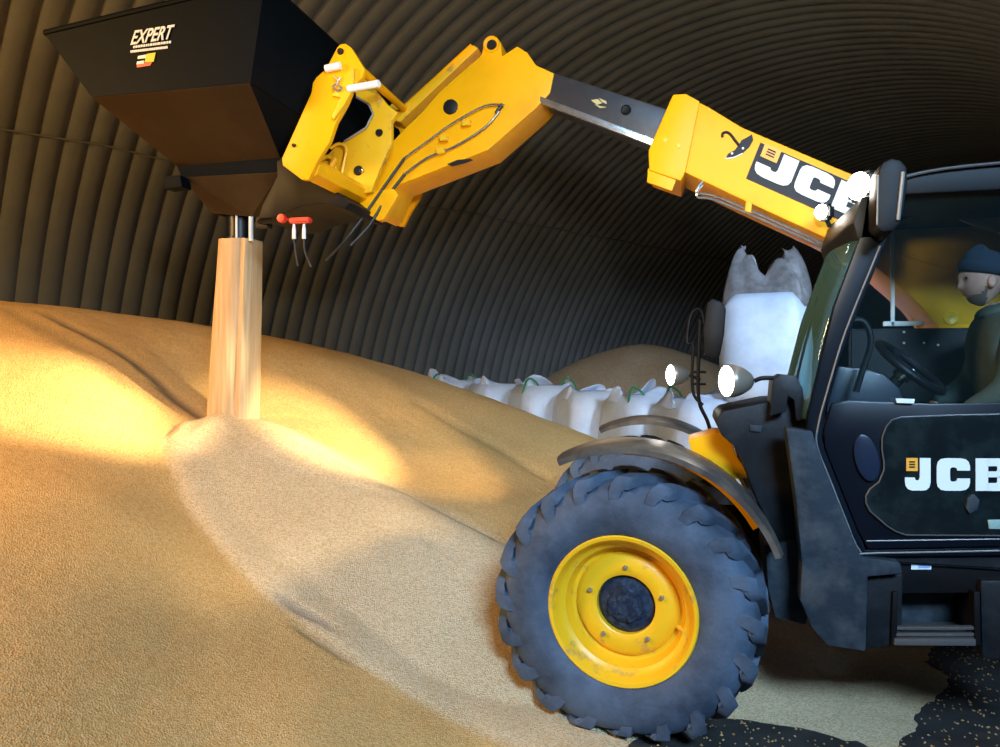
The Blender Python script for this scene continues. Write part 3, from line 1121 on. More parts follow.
# cowl ahead of the cab and side panels
plate('front_cowl', [(716, 424), (718, 416), (724, 411), (772, 401), (806, 400), (812, 436), (800, 440), (812, 470), (830, 520), (838, 560), (790, 560), (778, 545), (757, 500), (742, 462), (734, 446), (722, 436)], 3.98, 4.62, M['plastic'], TH, 0.012)
plate('cowl_badge', [(750, 425), (762, 426), (761, 432), (750, 431)], 3.968, 3.98, M['dusty_panel'], TH, 0.002)
plate('lamp_pedestal', [(773, 380), (781, 374), (796, 376), (803, 388), (806, 420), (797, 421), (794, 400), (788, 396), (786, 412), (770, 416)], 3.90, 4.1, M['plastic'], TH, 0.006)
plate('cab_side_panel', [(786, 428), (812, 431), (826, 470), (846, 520), (861, 557), (900, 562), (903, 574), (868, 577), (866, 652), (828, 646), (812, 628), (800, 600), (802, 566), (796, 500)], 3.74, 3.86, M['dusty_panel'], TH, 0.01)
plate('inner_wheel_arch', [(765, 545), (800, 540), (812, 600), (806, 625), (775, 618), (768, 590)], 3.95, 4.3, M['dusty_panel'], TH, 0.01)
plate('toolbox', [(862, 576), (903, 574), (902, 645), (864, 650)], 3.80, 4.3, M['plastic'], TH, 0.01)
plate('rocker_beam', [(900, 556), (1090, 555), (1090, 592), (900, 594)], 3.84, 4.5, M['black'], TH, 0.01)
plate('fuel_tank', [(980, 580), (1100, 580), (1100, 665), (982, 660)], 3.80, 4.5, M['plastic'], TH, 0.02)
# step box with recess and treads
ST = thing_part('cab_step', U(935, 640, 3.8))
b = MB()
b.prism([U(x, y, 4.05) for x, y in [(897, 588), (985, 588), (985, 645), (893, 645)]], (0, 0.05, 0), 0.004)
b.build('step_backplate', M['dusty_panel'], ST)
for i, yy in enumerate((627, 633.5)):
    b = MB()
    b.prism([U(x, y, 3.78) for x, y in [(897 - i, yy), (974, yy), (974, yy + 3.0), (897 - i, yy + 3.0)]], (0, 0.03, 0), 0.002)
    b.build('step_tread', M['trim'], ST)
b = MB()
b.prism([U(x, y, 3.76) for x, y in [(895, 639.5), (976, 639.5), (976, 646), (894, 645.5)]], (0, 0.24, 0), 0.003)
b.build('step_tread', M['trim'], ST)
b = MB()
b.prism([U(x, y, 3.78) for x, y in [(893, 592), (898, 592), (897, 645), (891, 645)]], (0, 0.28, 0), 0.003)
b.prism([U(x, y, 3.78) for x, y in [(974, 592), (980, 592), (981, 645), (975, 645)]], (0, 0.28, 0), 0.003)
b.build('step_side', M['black'], ST, each=True)
SK = plate('warning_sticker', [(912, 560), (932, 560), (931, 569.5), (911, 569.5)], 3.832, 3.84, M['white_decal'], TH, 0, angle=0)
b = MB()
b.prism([U(x, y, 3.829) for x, y in [(919, 561.5), (930.5, 561.5), (930, 568), (918.5, 568)]], (0, 0.003, 0))
b.build('sticker_print', M['blue_decal'], SK, angle=0)

# interior: dashboard, steering column and wheel, grab handle, seat
b = MB()
b.prism([U(x, y, 4.0) for x, y in [(838, 366), (862, 368), (884, 374), (900, 388), (905, 402), (902, 470), (845, 470), (826, 410)]], (0, 0.55, 0), 0.02)
b.build('dashboard', mat('dashboard_plastic', (0.016, 0.026, 0.045), 0.35, 0, (0.03, 0.04, 0.06), 6, 0.4, 0.7), TH, angle=50)
SW = thing_part('steering_wheel', U(910, 367, 4.2))
swc = U(910, 367, 4.2)
nrm = Vector((0.58, -0.28, 0.74)).normalized()
ta = Vector((0, 1, 0)) - nrm * nrm.y
ta.normalize(); tb = nrm.cross(ta)
b = MB()
ring = [swc + (ta * math.cos(a) + tb * math.sin(a)) * 0.185 for a in [2 * PI * k / 40 for k in range(41)]]
b.tube(ring, 0.021, 10, cap=False)
b.build('wheel_rim', M['plastic'], SW)
b = MB()
for a in (0.5, 2.6, 4.7):
    b.tube([swc - nrm * 0.03, swc + (ta * math.cos(a) + tb * math.sin(a)) * 0.18], 0.011, 8)
b.lathe([(0.0, 0.01), (0.03, 0.008), (0.045, -0.01), (0.045, -0.04)], (0, 0, 0), axis='Z', seg=20)
b2 = b
bmesh.ops.transform(b.bm, matrix=Matrix.Translation(swc - nrm * 0.03) @ nrm.to_track_quat('Z', 'Y').to_matrix().to_4x4(), verts=b.bm.verts[-80:] if False else [v for v in b.bm.verts if v.co.length < 0.2])
b.build('wheel_spokes', M['plastic'], SW)
b = MB()
b.tube([swc - nrm * 0.03, swc - nrm * 0.30], [0.028, 0.045], 14)
b.build('steering_column', M['plastic'], SW)
b = MB()
b.tube([swc - nrm * 0.10, swc - nrm * 0.06 + Vector((0.02, -0.13, 0.03))], 0.008, 8)
b.build('indicator_stalk', M['white_paint'], SW)
b = MB()
b.tube([U(x, y, 3.88) for x, y in [(846, 327), (855, 320), (864, 322), (870, 333), (870, 348), (862, 372), (856, 392)]], 0.015, 10, 4)
b.build('grab_handle', M['plastic'], TH)
ST2 = thing_part('driver_seat', (1.72, 4.2, 1.0))
b = MB()
b.box((1.42, 3.97, 1.36), (1.92, 4.45, 1.48), 0.04)
b.build('seat_cushion', M['seat'], ST2, angle=50)
b = MB()
b.box((0, -0.23, 0.0), (0.12, 0.23, 0.62), 0.045, Matrix.Translation((1.84, 4.21, 1.44)) @ Matrix.Rotation(math.radians(10), 4, 'Y'))
b.build('seat_backrest', M['seat'], ST2, angle=50)
b = MB()
b.box((1.5, 4.05, 1.0), (1.85, 4.37, 1.37), 0.02)
b.build('seat_base', M['plastic'], ST2)

# ---- boom
BY = 4.72
OB = thing_part('outer_boom', U(760, 190, BY))
b = MB()
ob = [(674, 95), (684, 94), (709, 107), (742, 127), (840, 169), (900, 193), (985, 222), (1040, 246), (1040, 300), (985, 308), (972, 322), (966, 334), (950, 337), (941, 331), (921, 306), (893, 282), (870, 262), (828, 239), (745, 201), (682, 171), (650, 168), (649, 150)]
b.prism([U(x, y, BY) for x, y in ob], (0, 0.42, 0), 0.012)
b.build('boom_tube', M['yellow'], OB)
plate('boom_collar', [(673, 94), (686, 93.5), (700, 101), (686, 170), (681, 181), (649, 170), (648.5, 150)], BY - 0.015, BY + 0.45, M['yellow'], OB, 0.012)
b = MB()
b.prism([U(x, y, BY + 0.0) for x, y in [(648, 168), (676, 180), (672, 191), (647, 182)]], (0, 0.03, 0), 0.004)
b.prism([U(x, y, BY + 0.12) for x, y in [(648, 168), (676, 180), (672, 191), (647, 182)]], (0, 0.03, 0), 0.004)
b.build('collar_lug', M['yellow'], OB, each=True)
b = MB()
for x, y in ((665, 140), (678, 145.5)):
    b.lathe([(0.0, -0.006), (0.014, -0.004), (0.016, 0.004)], U(x, y, BY - 0.016), seg=14)
b.lathe([(0.0, -0.006), (0.007, -0.004), (0.008, 0.004)], U(709, 110, BY - 0.002), seg=10)
b.build('collar_bolt', M['yellow_dirty'], OB, each=True)
# inner flange plate at the rear pivot, second curved edge
plate('boom_rear_flange', [(877, 268), (893, 279), (921, 303), (941, 333), (926, 338), (918, 330), (902, 300), (880, 277)], BY + 0.30, BY + 0.34, M['yellow'], OB, 0.004)
b = MB()
b.lathe([(0.03, -0.006), (0.036, -0.01), (0.042, -0.006), (0.042, 0.004), (0.03, 0.004)], U(951, 318, BY), seg=24)
b.lathe([(0.0, -0.004), (0.02, -0.003), (0.022, 0.004)], U(951, 318, BY), seg=24)
b.build('pivot_pin', M['yellow_dirty'], OB)
b = MB()
b.tube([U(897, 252, BY - 0.0), U(925, 262, BY), U(960, 272, BY)], 0.006, 8)
b.build('weld_seam', M['yellow'], OB)
# decal plate + logo on the boom
p = plate('boom_decal', [(760.5, 142.5), (876, 193), (862, 230), (746, 178.5)], BY - 0.004, BY + 0.01, M['grey_decal'], OB, 0, angle=0)
frb = affine((748, 176), (117, 52), (14, -35))
logo(frb, BY - 0.009, OB, [(.02, .33), (.36, .655), (.69, .98)], .13, .92, (.03, .17, .62, .98))
b = MB()
for poly in (zz(520, 50, 3.1125, [(722, 262), (726, 280), (714, 302), (692, 322), (664, 333), (640, 337), (648, 322), (668, 312), (680, 296), (690, 280), (706, 272)]),):
    b.prism([U(x, y, BY - 0.005) for x, y in poly], (0, 0.008, 0))
b.tube([U(x, y, BY - 0.002) for x, y in zz(520, 50, 3.1125, [(684, 300), (668, 280), (655, 263), (643, 256), (631, 260), (630, 272)])], 0.008, 8, 3)
b.build('umbrella_decal', M['grey_decal'], OB, angle=0)
b = MB()
for x, y in zz(520, 50, 3.1125, [(694, 306), (660, 322)]):
    b.lathe([(0.0, -0.003), (0.007, -0.002), (0.007, 0.002)], U(x, y, BY - 0.006), seg=10)
b.tube([U(x, y, BY - 0.004) for x, y in zz(520, 50, 3.1125, [(640, 338), (664, 335), (694, 322)])], 0.004, 6)
b.build('umbrella_dots', M['white_decal'], OB, angle=0)
# pipes below the outer boom
for k, dy in ((0, 0), (1, 4)):
    b = MB()
    b.tube([U(x, y + dy, BY - 0.02 - 0.0 * k) for x, y in [(703, 181), (698, 187), (698, 193), (712, 195), (740, 206), (790, 228), (832, 248), (862, 264)]], 0.008, 8, 4)
    b.build('steel_pipe', M['steel'], OB)
plate('pipe_clamp', [(746, 201), (752, 203), (751, 213), (745, 211)], BY - 0.035, BY + 0.02, M['yellow'], OB, 0.002)

# inner boom
IB = thing_part('inner_boom', U(600, 110, BY + 0.07))
b = MB()
b.prism([U(x, y, BY + 0.07) for x, y in [(540, 68), (690, 116), (680, 154), (535, 97)]], (0, 0.26, 0), 0.015)
b.build('boom_tube', M['grey_boom'], IB)
b = MB()
b.prism([U(x, y, BY + 0.05) for x, y in [(540, 96), (655, 139), (654, 146), (540, 103)]], (0, 0.03, 0), 0.004)
b.build('wear_strip', M['steel'], IB)
b = MB()
b.lathe([(0.0, -0.008), (0.022, -0.012), (0.032, -0.006), (0.034, 0.004)], U(626, 110, BY + 0.07), seg=20)
b.build('boom_plug', M['black'], IB)
b = MB()
for q in ([(591, 100), (598, 99), (602, 103), (597, 105)], [(599, 98), (606, 101), (607, 104), (602, 102)], [(594, 104), (600, 106), (607, 107), (600, 108)]):
    b.prism([U(x, y, BY + 0.066) for x, y in q], (0, 0.005, 0))
b.build('scratched_marking', mat('pale_scratch', (0.45, 0.42, 0.2), 0.6), IB, angle=0)

# gooseneck
GN = thing_part('boom_nose', U(450, 130, 4.8))
b = MB()
gn = [(390, 144), (405, 128), (421, 113), (440, 91), (481, 55), (485, 39), (489, 36.5), (493, 36), (498, 38), (501, 43), (502, 56), (517, 46), (527, 52), (536, 65), (554, 73), (550, 93), (536, 108), (488, 150), (396, 186), (384, 214), (378, 218), (366, 209.5), (369, 187), (379, 165)]
b.prism([U(x, y, 4.78) for x, y in gn], (0, 0.34, 0), 0.01)
b.build('nose_body', M['yellow'], GN)
b = MB()
b.lathe([(0.034, -0.008), (0.048, -0.014), (0.055, -0.008), (0.055, 0.01), (0.034, 0.01)], U(491.5, 44.5, 4.78), seg=28)
b.build('lifting_eye', M['yellow'], GN)
b = MB()
b.lathe([(0.0, -0.002), (0.030, -0.004), (0.034, 0.004)], U(491.5, 44.5, 4.764), seg=24)
b.lathe([(0.0, -0.010), (0.040, -0.012), (0.050, -0.006), (0.052, 0.004)], U(450.5, 107, 4.78), seg=28)
b.prism([U(x, y, 4.775) for x, y in [(447, 164), (457, 160), (470, 158.5), (473, 160), (464, 163), (452, 166)]], (0, 0.01, 0))
b.build('nose_plug', M['grey_decal'], GN, each=True)
b = MB()
b.tube([U(x, y, 5.0) for x, y in [(473, 47), (396, 117)]], 0.028, 14)
b.build('tilt_ram', M['yellow'], GN)
b = MB()
b.prism([U(x, y, 4.95) for x, y in [(473, 45), (478, 48), (400, 122), (392, 119)]], (0, 0.2, 0), 0.004)
b.build('ram_guard', M['yellow_dirty'], GN)
for k, pts in enumerate(([(760, 265), (700, 268), (600, 322), (530, 372), (450, 430), (400, 500), (330, 600), (270, 680), (205, 750)],
                         [(745, 285), (700, 335), (610, 392), (520, 430), (450, 480), (390, 560), (340, 640), (282, 702)])):
    q = zz(260, 20, 3.1125, pts)
    b = MB()
    b.tube([U(x, y, 4.755) for x, y in q[:5]], 0.008, 8, 4)
    b.build('steel_pipe', M['steel'], GN)
    b = MB()
    b.tube([U(x, y, 4.75 - 0.05 * min(i_, 3)) for i_, (x, y) in enumerate(q[4:])], 0.010, 8, 4)
    b.build('hydraulic_hose', M['hose'], GN)
for x, y in zz(260, 20, 3.1125, [(640, 318), (570, 365), (560, 405)]):
    b = MB()
    b.box(U(x, y, 4.735) + Vector((-0.028, 0, -0.02)), U(x, y, 4.735) + Vector((0.028, 0.045, 0.02)), 0.004)
    b.build('pipe_clamp', M['yellow_dirty'], GN)
b = MB()
q = zz(260, 20, 3.1125, [(755, 262), (735, 290)])
b.tube([U(q[0][0], q[0][1], 4.76), U(q[1][0], q[1][1], 4.76)], 0.014, 8)
b.build('hose_grommet', M['hose'], GN)

# carriage
CR = thing_part('tool_carriage', U(340, 140, 3.95))
z2 = lambda pts: zz(260, 20, 3.1125, pts)
npl = z2([(240, 85), (250, 75), (265, 73), (283, 85), (325, 152), (318, 178), (292, 205), (268, 262), (236, 318), (215, 380), (182, 432), (150, 498), (130, 497), (70, 452), (68, 430), (160, 225), (164, 195), (175, 178), (205, 152)])
b = MB()
b.prism([U(x, y, 3.95) for x, y in npl], (0, 0.04, 0), 0.006)
b.build('side_plate', M['yellow'], CR)
b = MB()
b.prism([U(x, y, 3.95) + Vector((0, 1.5, 0)) for x, y in npl], (0, 0.04, 0), 0.006)
b.build('side_plate', M['yellow'], CR)
b = MB()
cb = z2([(118, 440), (172, 428), (186, 450), (178, 480), (145, 497), (118, 484)])
b.prism([U(x, y, 3.985) for x, y in cb], (0, 1.10, 0), 0.006)
b.build('lower_crossbar', M['yellow'], CR)
b = MB()
b.prism([U(x, y, 4.68) for x, y in z2([(300, 530), (345, 535), (415, 525), (430, 545), (385, 620), (365, 624), (300, 580)])], (0, 0.08, 0), 0.006)
b.build('crossbar_bracket', M['yellow'], CR)
b = MB()
b.cyl(U(*z2([(250, 98)])[0], 3.96), U(*z2([(250, 98)])[0], 3.96) + Vector((0, 1.5, 0)), 0.026, 16)
b.build('top_crossbar', M['yellow'], CR)
b = MB()
inner = z2([(290, 200), (325, 172), (395, 262), (428, 288), (408, 315), (408, 385), (378, 450), (345, 535), (300, 545), (235, 500), (175, 440), (205, 425), (240, 388), (262, 378), (330, 335), (352, 292), (338, 262), (300, 240)])
b.prism([U(x, y, 4.62) for x, y in inner], (0, 0.05, 0), 0.006)
b.build('headstock_plate', M['yellow_dirty'], CR)
b = MB()
b.prism([U(x, y, 4.62) + Vector((0, 0.52, 0)) for x, y in inner], (0, 0.05, 0), 0.006)
b.build('headstock_plate', M['yellow_dirty'], CR)
b = MB()
b.tube([U(*q_, 4.6) for q_ in z2([(262, 378), (330, 335), (352, 292), (338, 262), (300, 240)])], 0.008, 8)
b.build('plate_edge', M['dull_steel'], CR)
for x, y, r, mm in ((370, 350, 0.026, 'grey_decal'), (305, 468, 0.034, 'grey_decal'), (316, 470, 0.016, 'steel'), (105, 390, 0.012, 'grey_decal'), (250, 97, 0.020, 'grey_decal')):
    q = z2([(x, y)])[0]
    yy = 3.945 if x < 260 else 4.612
    b = MB()
    b.lathe([(0.0, -0.006), (r * 0.8, -0.008), (r, 0.006)], U(q[0], q[1], yy), seg=20)
    b.build('pin', M[mm], CR)
b = MB()
q = z2([(275, 215), (370, 198)])
b.cyl(U(*q[0], 3.93), U(*q[1], 3.91), 0.021, 16)
q = z2([(205, 152), (250, 142)])
b.cyl(U(*q[0], 3.93), U(*q[1], 3.93), 0.022, 16)
b.build('locking_bar', M['white_paint'], CR, each=True)
b = MB()
b.prism([U(x, y, 3.925) for x, y in z2([(225, 235), (245, 195), (285, 145), (292, 150), (290, 210), (262, 262), (228, 310), (222, 300), (250, 240)])], (0, 0.025, 0), 0.003)
b.build('lock_plate', M['yellow_dirty'], CR)
b = MB()
b.tube([U(x, y, 3.915) for x, y in z2([(232, 175), (245, 190), (228, 205), (240, 220), (255, 212), (240, 200), (250, 178)])], 0.006, 6, 3)
b.build('safety_chain', M['dull_steel'], CR)
b = MB()
b.tube([U(x, y, 4.56) for x, y in z2([(185, 440), (210, 425), (230, 440), (235, 470)])], 0.014, 8, 3)
b.tube([U(x, y, 4.56) for x, y in z2([(220, 400), (245, 385), (268, 400), (262, 440), (255, 480)])], 0.010, 8, 3)
b.cyl(U(*z2([(215, 470)])[0], 4.54), U(*z2([(235, 430)])[0], 4.54), 0.022, 12)
b.build('hose_fittings', M['yellow_dirty'], CR)

# ------------------------------------------------------------------ hopper bucket
HB = thing('hopper_bucket', 'black steel grain hopper with bottom outlet hanging from the raised yellow boom', 'bucket', (-2.95, 4.8, 2.95))
zc = CAMZ
R0 = [(-3.73, 3.7, zc + 1.99), (-2.26, 3.7, zc + 2.12), (-2.26, 5.9, zc + 2.12), (-3.73, 5.9, zc + 1.99)]
R1 = [(-3.39, 3.7, zc + 1.576), (-2.35, 3.7, zc + 1.564), (-2.35, 5.9, zc + 1.564), (-3.39, 5.9, zc + 1.576)]
c2a = U(178, 166, 4.35); c2b = U(280, 157, 4.35)
R2 = [(c2a.x, 4.35, c2a.z), (c2b.x, 4.35, c2b.z), (c2b.x, 5.25, c2b.z), (c2a.x, 5.25, c2a.z)]
R3 = [(c2a.x + .02, 4.37, c2a.z - 0.07), (c2b.x - .01, 4.37, c2b.z - 0.09), (c2b.x - .01, 5.23, c2b.z - 0.09), (c2a.x + .02, 5.23, c2a.z - 0.07)]
c4a = U(213, 213, 4.68); c4b = U(251, 216, 4.68)
R4 = [(c4a.x, 4.68, c4a.z), (c4b.x, 4.68, c4b.z), (c4b.x, 4.92, c4b.z), (c4a.x, 4.92, c4a.z)]


def band(name, ra, rb, m, parent=HB, idx_=None):
    b = MB()
    n_ = 4
    for k in (idx_ if idx_ else range(4)):
        b.face([Vector(ra[k]), Vector(ra[(k + 1) % 4]), Vector(rb[(k + 1) % 4]), Vector(rb[k])])
    return b.build(name, m, parent, angle=0, solid=0.012)


body = band('hopper_side', R0, R1, M['hopper'])
band('hopper_funnel', R1, R2, M['hopper_warm'], idx_=(0, 2, 3))
band('funnel_back', R1, R2, M['hopper'], idx_=(1,))
band('hopper_collar', R2, R3, M['hopper'])
band('lower_funnel', R3, R4, M['hopper_warm'])
b = MB()
rim = [Vector(p) for p in R0]
for i in range(4):
    a, c = rim[i], rim[(i + 1) % 4]
    b.cyl(a, c, 0.018, 8)
b.build('hopper_rim', M['hopper'], HB)
b = MB()
b.prism([U(x, y, 4.35) for x, y in [(276, 150), (300, 170), (335, 190), (350, 202), (345, 209), (325, 204), (300, 207), (275, 218), (258, 219), (262, 205), (277, 176)]], (0, 0.6, 0), 0.01)
b.build('rear_mounting_frame', M['black'], HB)
pc = U(240, 214, 4.8)
b = MB()
b.lathe([(0.098, 0.0), (0.098, -0.175), (0.106, -0.178), (0.106, -0.19), (0.090, -0.19), (0.090, 0.0)], pc, axis='Z', seg=40, close=True)
b.build('outlet_pipe', M['cab_blue'], HB)
b = MB()
for px in (236.5, 251):
    a = U(px, 215, 4.69); c = U(px, 241, 4.69)
    b.cyl(a, c, 0.008 if px < 240 else 0.016, 10)
b.build('slide_rod', M['white_paint'], HB, each=True)
b = MB()
b.prism([U(x, y, 4.3) for x, y in [(163, 176), (180, 175), (182, 187), (164, 189)]], (0, 0.1, 0), 0.006)
b.build('collar_hinge', M['hopper'], HB)
# red quick couplings with white ends and trailing leads
for k, (x, y) in enumerate(((282, 218.5),)):
    b = MB()
    b.lathe([(0, -0.02), (0.026, -0.018), (0.03, 0.0), (0.026, 0.018), (0, 0.02)], U(x, y, 4.28), seg=16)
    b.box(U(288, 223, 4.28), U(309, 216.5, 4.28) + Vector((0, 0.05, 0)), 0.008)
    b.tube([U(284, 219, 4.29), U(292, 220, 4.29)], 0.008, 8)
    b.build('red_coupling', M['red'], HB)
b = MB()
b.tube([U(258, 222, 4.40), U(275, 221, 4.30), U(283, 220, 4.29)], 0.016, 8)
b.box(U(255, 228, 4.38), U(268, 216, 4.38) + Vector((0, 0.06, 0)), 0.006)
b.build('valve_arm', M['black'], HB)
for x in (294, 304):
    b = MB()
    b.tube([U(x, 224, 4.28), U(x, 230, 4.28), U(x, 239, 4.28)], [0.007, 0.012, 0.013], 10)
    b.build('hose_end', M['white_paint'], HB, label='white hose end')
b = MB()
b.tube([U(294, 239, 4.28), U(296, 255, 4.28), U(298, 266, 4.28)], 0.006, 6, 3)
b.tube([U(304, 239, 4.28), U(305, 252, 4.28), U(311, 267, 4.28)], 0.006, 6, 3)
b.build('hose_lead', M['hose'], HB, each=True)


# lettering on the hopper side
def text_mesh(body_txt, size, shear, offset, name, frame, Y, m, parent, width):
    cu = bpy.data.curves.new(name, 'FONT')
    cu.body = body_txt; cu.size = size; cu.shear = shear; cu.offset = offset; cu.extrude = 0.002
    tmp = bpy.data.objects.new('tmp', cu)
    COL.objects.link(tmp)
    bpy.context.view_layer.update()
    dg = bpy.context.evaluated_depsgraph_get()
    me = bpy.data.meshes.new_from_object(tmp.evaluated_get(dg))
    bpy.data.objects.remove(tmp)
    xs = [v.co.x for v in me.vertices]; ys = [v.co.y for v in me.vertices]
    x0, x1, y0, y1 = min(xs), max(xs), min(ys), max(ys)
    pw_ = WORLD[parent]
    for v in me.vertices:
        u = (v.co.x - x0) / (x1 - x0); vv = (v.co.y - y0) / (y1 - y0)
        px, py = frame(u, vv)
        p = U(px, py, Y) - pw_
        v.co = (p.x, p.y - v.co.z, p.z)
    me.materials.append(m)
    o = bpy.data.objects.new(name, me)
    COL.objects.link(o)
    o.parent = parent
    WORLD[o] = pw_
    return o


YT = 3.69
text_mesh('EXPERT', 1, 0.25, 0.018, 'hopper_lettering', affine((130.5, 45.0), (42, -6.5), (2.5, -14)), YT, M['white_decal'], HB, 1)
b = MB()
r3 = random.Random(3)
f2 = affine((133, 48.5), (37, -5), (0, -3))
u = 0.0
while u < 0.97:
    w_ = r3.uniform(0.03, 0.07)
    b.prism([U(*f2(a, c), YT) for a, c in ((u, 0.1), (u + w_, 0.1), (u + w_ + .01, 0.9), (u + .01, 0.9))], (0, 0.004, 0))
    u += w_ + 0.02
f3 = affine((130.5, 52.8), (38, -4.6), (0, -2.4))
u = 0.0
while u < 0.98:
    w_ = r3.uniform(0.02, 0.05)
    b.prism([U(*f3(a, c), YT) for a, c in ((u, 0), (u + w_, 0), (u + w_, 1), (u, 1))], (0, 0.004, 0))
    u += w_ + 0.012
b.build('small_print', M['white_decal'], HB, angle=0)
b = MB()
b.prism([U(x, y, YT) for x, y in [(138, 56), (146, 54.5), (145.5, 58), (137.5, 59)]], (0, 0.004, 0))
b.prism([U(x, y, YT) for x, y in [(137, 61.5), (144, 60.5), (143.5, 63.5), (136.5, 64.5)]], (0, 0.004, 0))
b.build('emblem_white', M['white_decal'], HB, angle=0)
b = MB()
b.prism([U(x, y, YT - 0.001) for x, y in [(146.5, 54), (155.5, 52.5), (153.5, 61.5), (144.5, 62.5)]], (0, 0.004, 0))
b.build('emblem_yellow', M['yellow_decal'], HB, angle=0)
b = MB()
b.prism([U(x, y, YT + 0.002) for x, y in [(136.5, 64.8), (152, 62), (150, 65.5), (137, 67.5)]], (0, 0.004, 0))
b.build('emblem_red', M['red'], HB, angle=0)

# ------------------------------------------------------------------ falling grain
b = MB()
rings = []
top = U(241, 241, 4.8); bot = U(233, 428, 4.8)
NR = 40
for i in range(NR + 1):
    f = i / NR
    cc = top.lerp(bot, f)
    wx = 0.135 + 0.032 * f; wy = 0.135 + 0.02 * f
    ring = []
    for k in range(36):
        a = 2 * PI * k / 36
        ca, sa = math.cos(a), math.sin(a)
        e = 0.62
        x = wx * math.copysign(abs(ca) ** e, ca); y = wy * math.copysign(abs(sa) ** e, sa)
        g = 0.03 * math.exp(-((x - wx * 0.55) / 0.02) ** 2) if sa < 0 else 0
        y += g
        nn = noise.noise(Vector((ca * 3, sa * 3, f * 3.0))) * 0.012
        ring.append(Vector((cc.x + x * (1 + nn * 4), cc.y + y, cc.z + (0.01 * noise.noise(Vector((ca * 5, sa * 5, 0))) if i == 0 else 0))))
    rings.append(ring)
b.loft(rings)
o = b.build('grain_stream', M['stream'], None, angle=50, origin=bot)
tag(o, 'column of pale grain pouring from the hopper outlet onto the heap', 'grain', kind='stuff')


# ------------------------------------------------------------------ big bags
def big_bag(c, w, h, label, seed, neck=0.3, ears=False, green=False, base=0.0, rot=0.0, group='white bulk bags in the tall stack'):
    T = thing('bulk_bag', label, 'bag', (c.x, c.y, base), group)
    b = MB()
    rings = []
    K = 16
    for i in range(K + 1):
        f = i / K
        bulge = 1 + 0.10 * math.sin(PI * min(1, f * 1.05)) - (0.10 if f < 0.06 else 0) - 0.22 * max(0, (f - 0.86) / 0.14) ** 2
        ring = []
        for k in range(40):
            a = 2 * PI * k / 40
            ca, sa = math.cos(a), math.sin(a)
            e = 0.55
            x = math.copysign(abs(ca) ** e, ca) * w / 2 * bulge; y = math.copysign(abs(sa) ** e, sa) * w / 2 * bulge
            nn = noise.noise(Vector((ca * 1.6 + seed, sa * 1.6, f * 2.5))) * 0.035 + noise.noise(Vector((ca * 5, sa * 5 + seed, f * 7))) * 0.012
            x += ca * nn; y += sa * nn
            xr = x * math.cos(rot) - y * math.sin(rot); yr = x * math.sin(rot) + y * math.cos(rot)
            ring.append(Vector((c.x + xr, c.y + yr, base + h * f)))
        rings.append(ring)
    b.loft(rings)
    b.build('bag_body', M['bag'], T, angle=60)
    # loose liner / skirt on top with folds and peaks
    b = MB()
    rings = []
    for i in range(13):
        f = i / 12
        ring = []
        for k in range(56):
            a = 2 * PI * k / 56
            ca, sa = math.cos(a), math.sin(a)
            e = 0.65
            fold = 1 + 0.10 * math.sin(a * 7 + seed + f * 3) * f + 0.05 * math.sin(a * 13 + seed * 2) * f
            wide = ((0.50 if ears else 0.455) - 0.10 * f) * fold
            x = math.copysign(abs(ca) ** e, ca) * w * wide * 1.07; y = math.copysign(abs(sa) ** e, sa) * w * wide * 0.9
            if ears:
                pk = max(0, math.cos(a - PI)) ** 0.7 * 1.0 + max(0, math.cos(a)) ** 0.55 * 0.88
                hh = neck * f * (0.56 + 0.5 * pk)
                y *= (1 - 0.72 * f)
                x *= (1 - 0.34 * f ** 3) * (1 + 0.12 * math.sin(a * 5 + 1) * f)
            else:
                pk = 0.5 + 0.5 * noise.noise(Vector((ca * 1.4 + seed * 3, sa * 1.4, 0.5))) + 0.35 * math.sin(3 * a + seed)
                hh = neck * f * max(0.15, pk)
                y *= (1 - 0.35 * f)
            xr = x * math.cos(rot) - y * math.sin(rot); yr = x * math.sin(rot) + y * math.cos(rot)
            ring.append(Vector((c.x + xr, c.y + yr, base + h * (0.86 if ears else 0.93) + hh * (1.12 if ears else 1) + (0.03 if ears else 0.012) * math.sin(a * 9 + f * 8 + seed))))
        rings.append(ring)
    b.loft(rings, cap=False)
    b.build('bag_skirt', M['bag_top'] if ears else M['bag'], T, angle=80, solid=0.008, label='grey crumpled top' if ears else None)
    if green:
        b = MB()
        for s in (-1, 1):
            x0 = s * w * 0.30
            pts = [Vector((x0 - 0.12, -w * 0.3, h * 0.93)), Vector((x0 - 0.06, -w * 0.25, h + 0.05)), Vector((x0 + 0.02, -w * 0.2, h + 0.10)), Vector((x0 + 0.10, -w * 0.28, h + 0.02)), Vector((x0 + 0.14, -w * 0.34, h * 0.9))]
            pts = [Vector((c.x + p.x * math.cos(rot) - p.y * math.sin(rot), c.y + p.x * math.sin(rot) + p.y * math.cos(rot), base + p.z)) for p in pts]
            b.tube(pts, 0.015, 6, 4)
        b.build('lifting_loop', M['green'], T, each=True, label='green lifting loop')
    return T


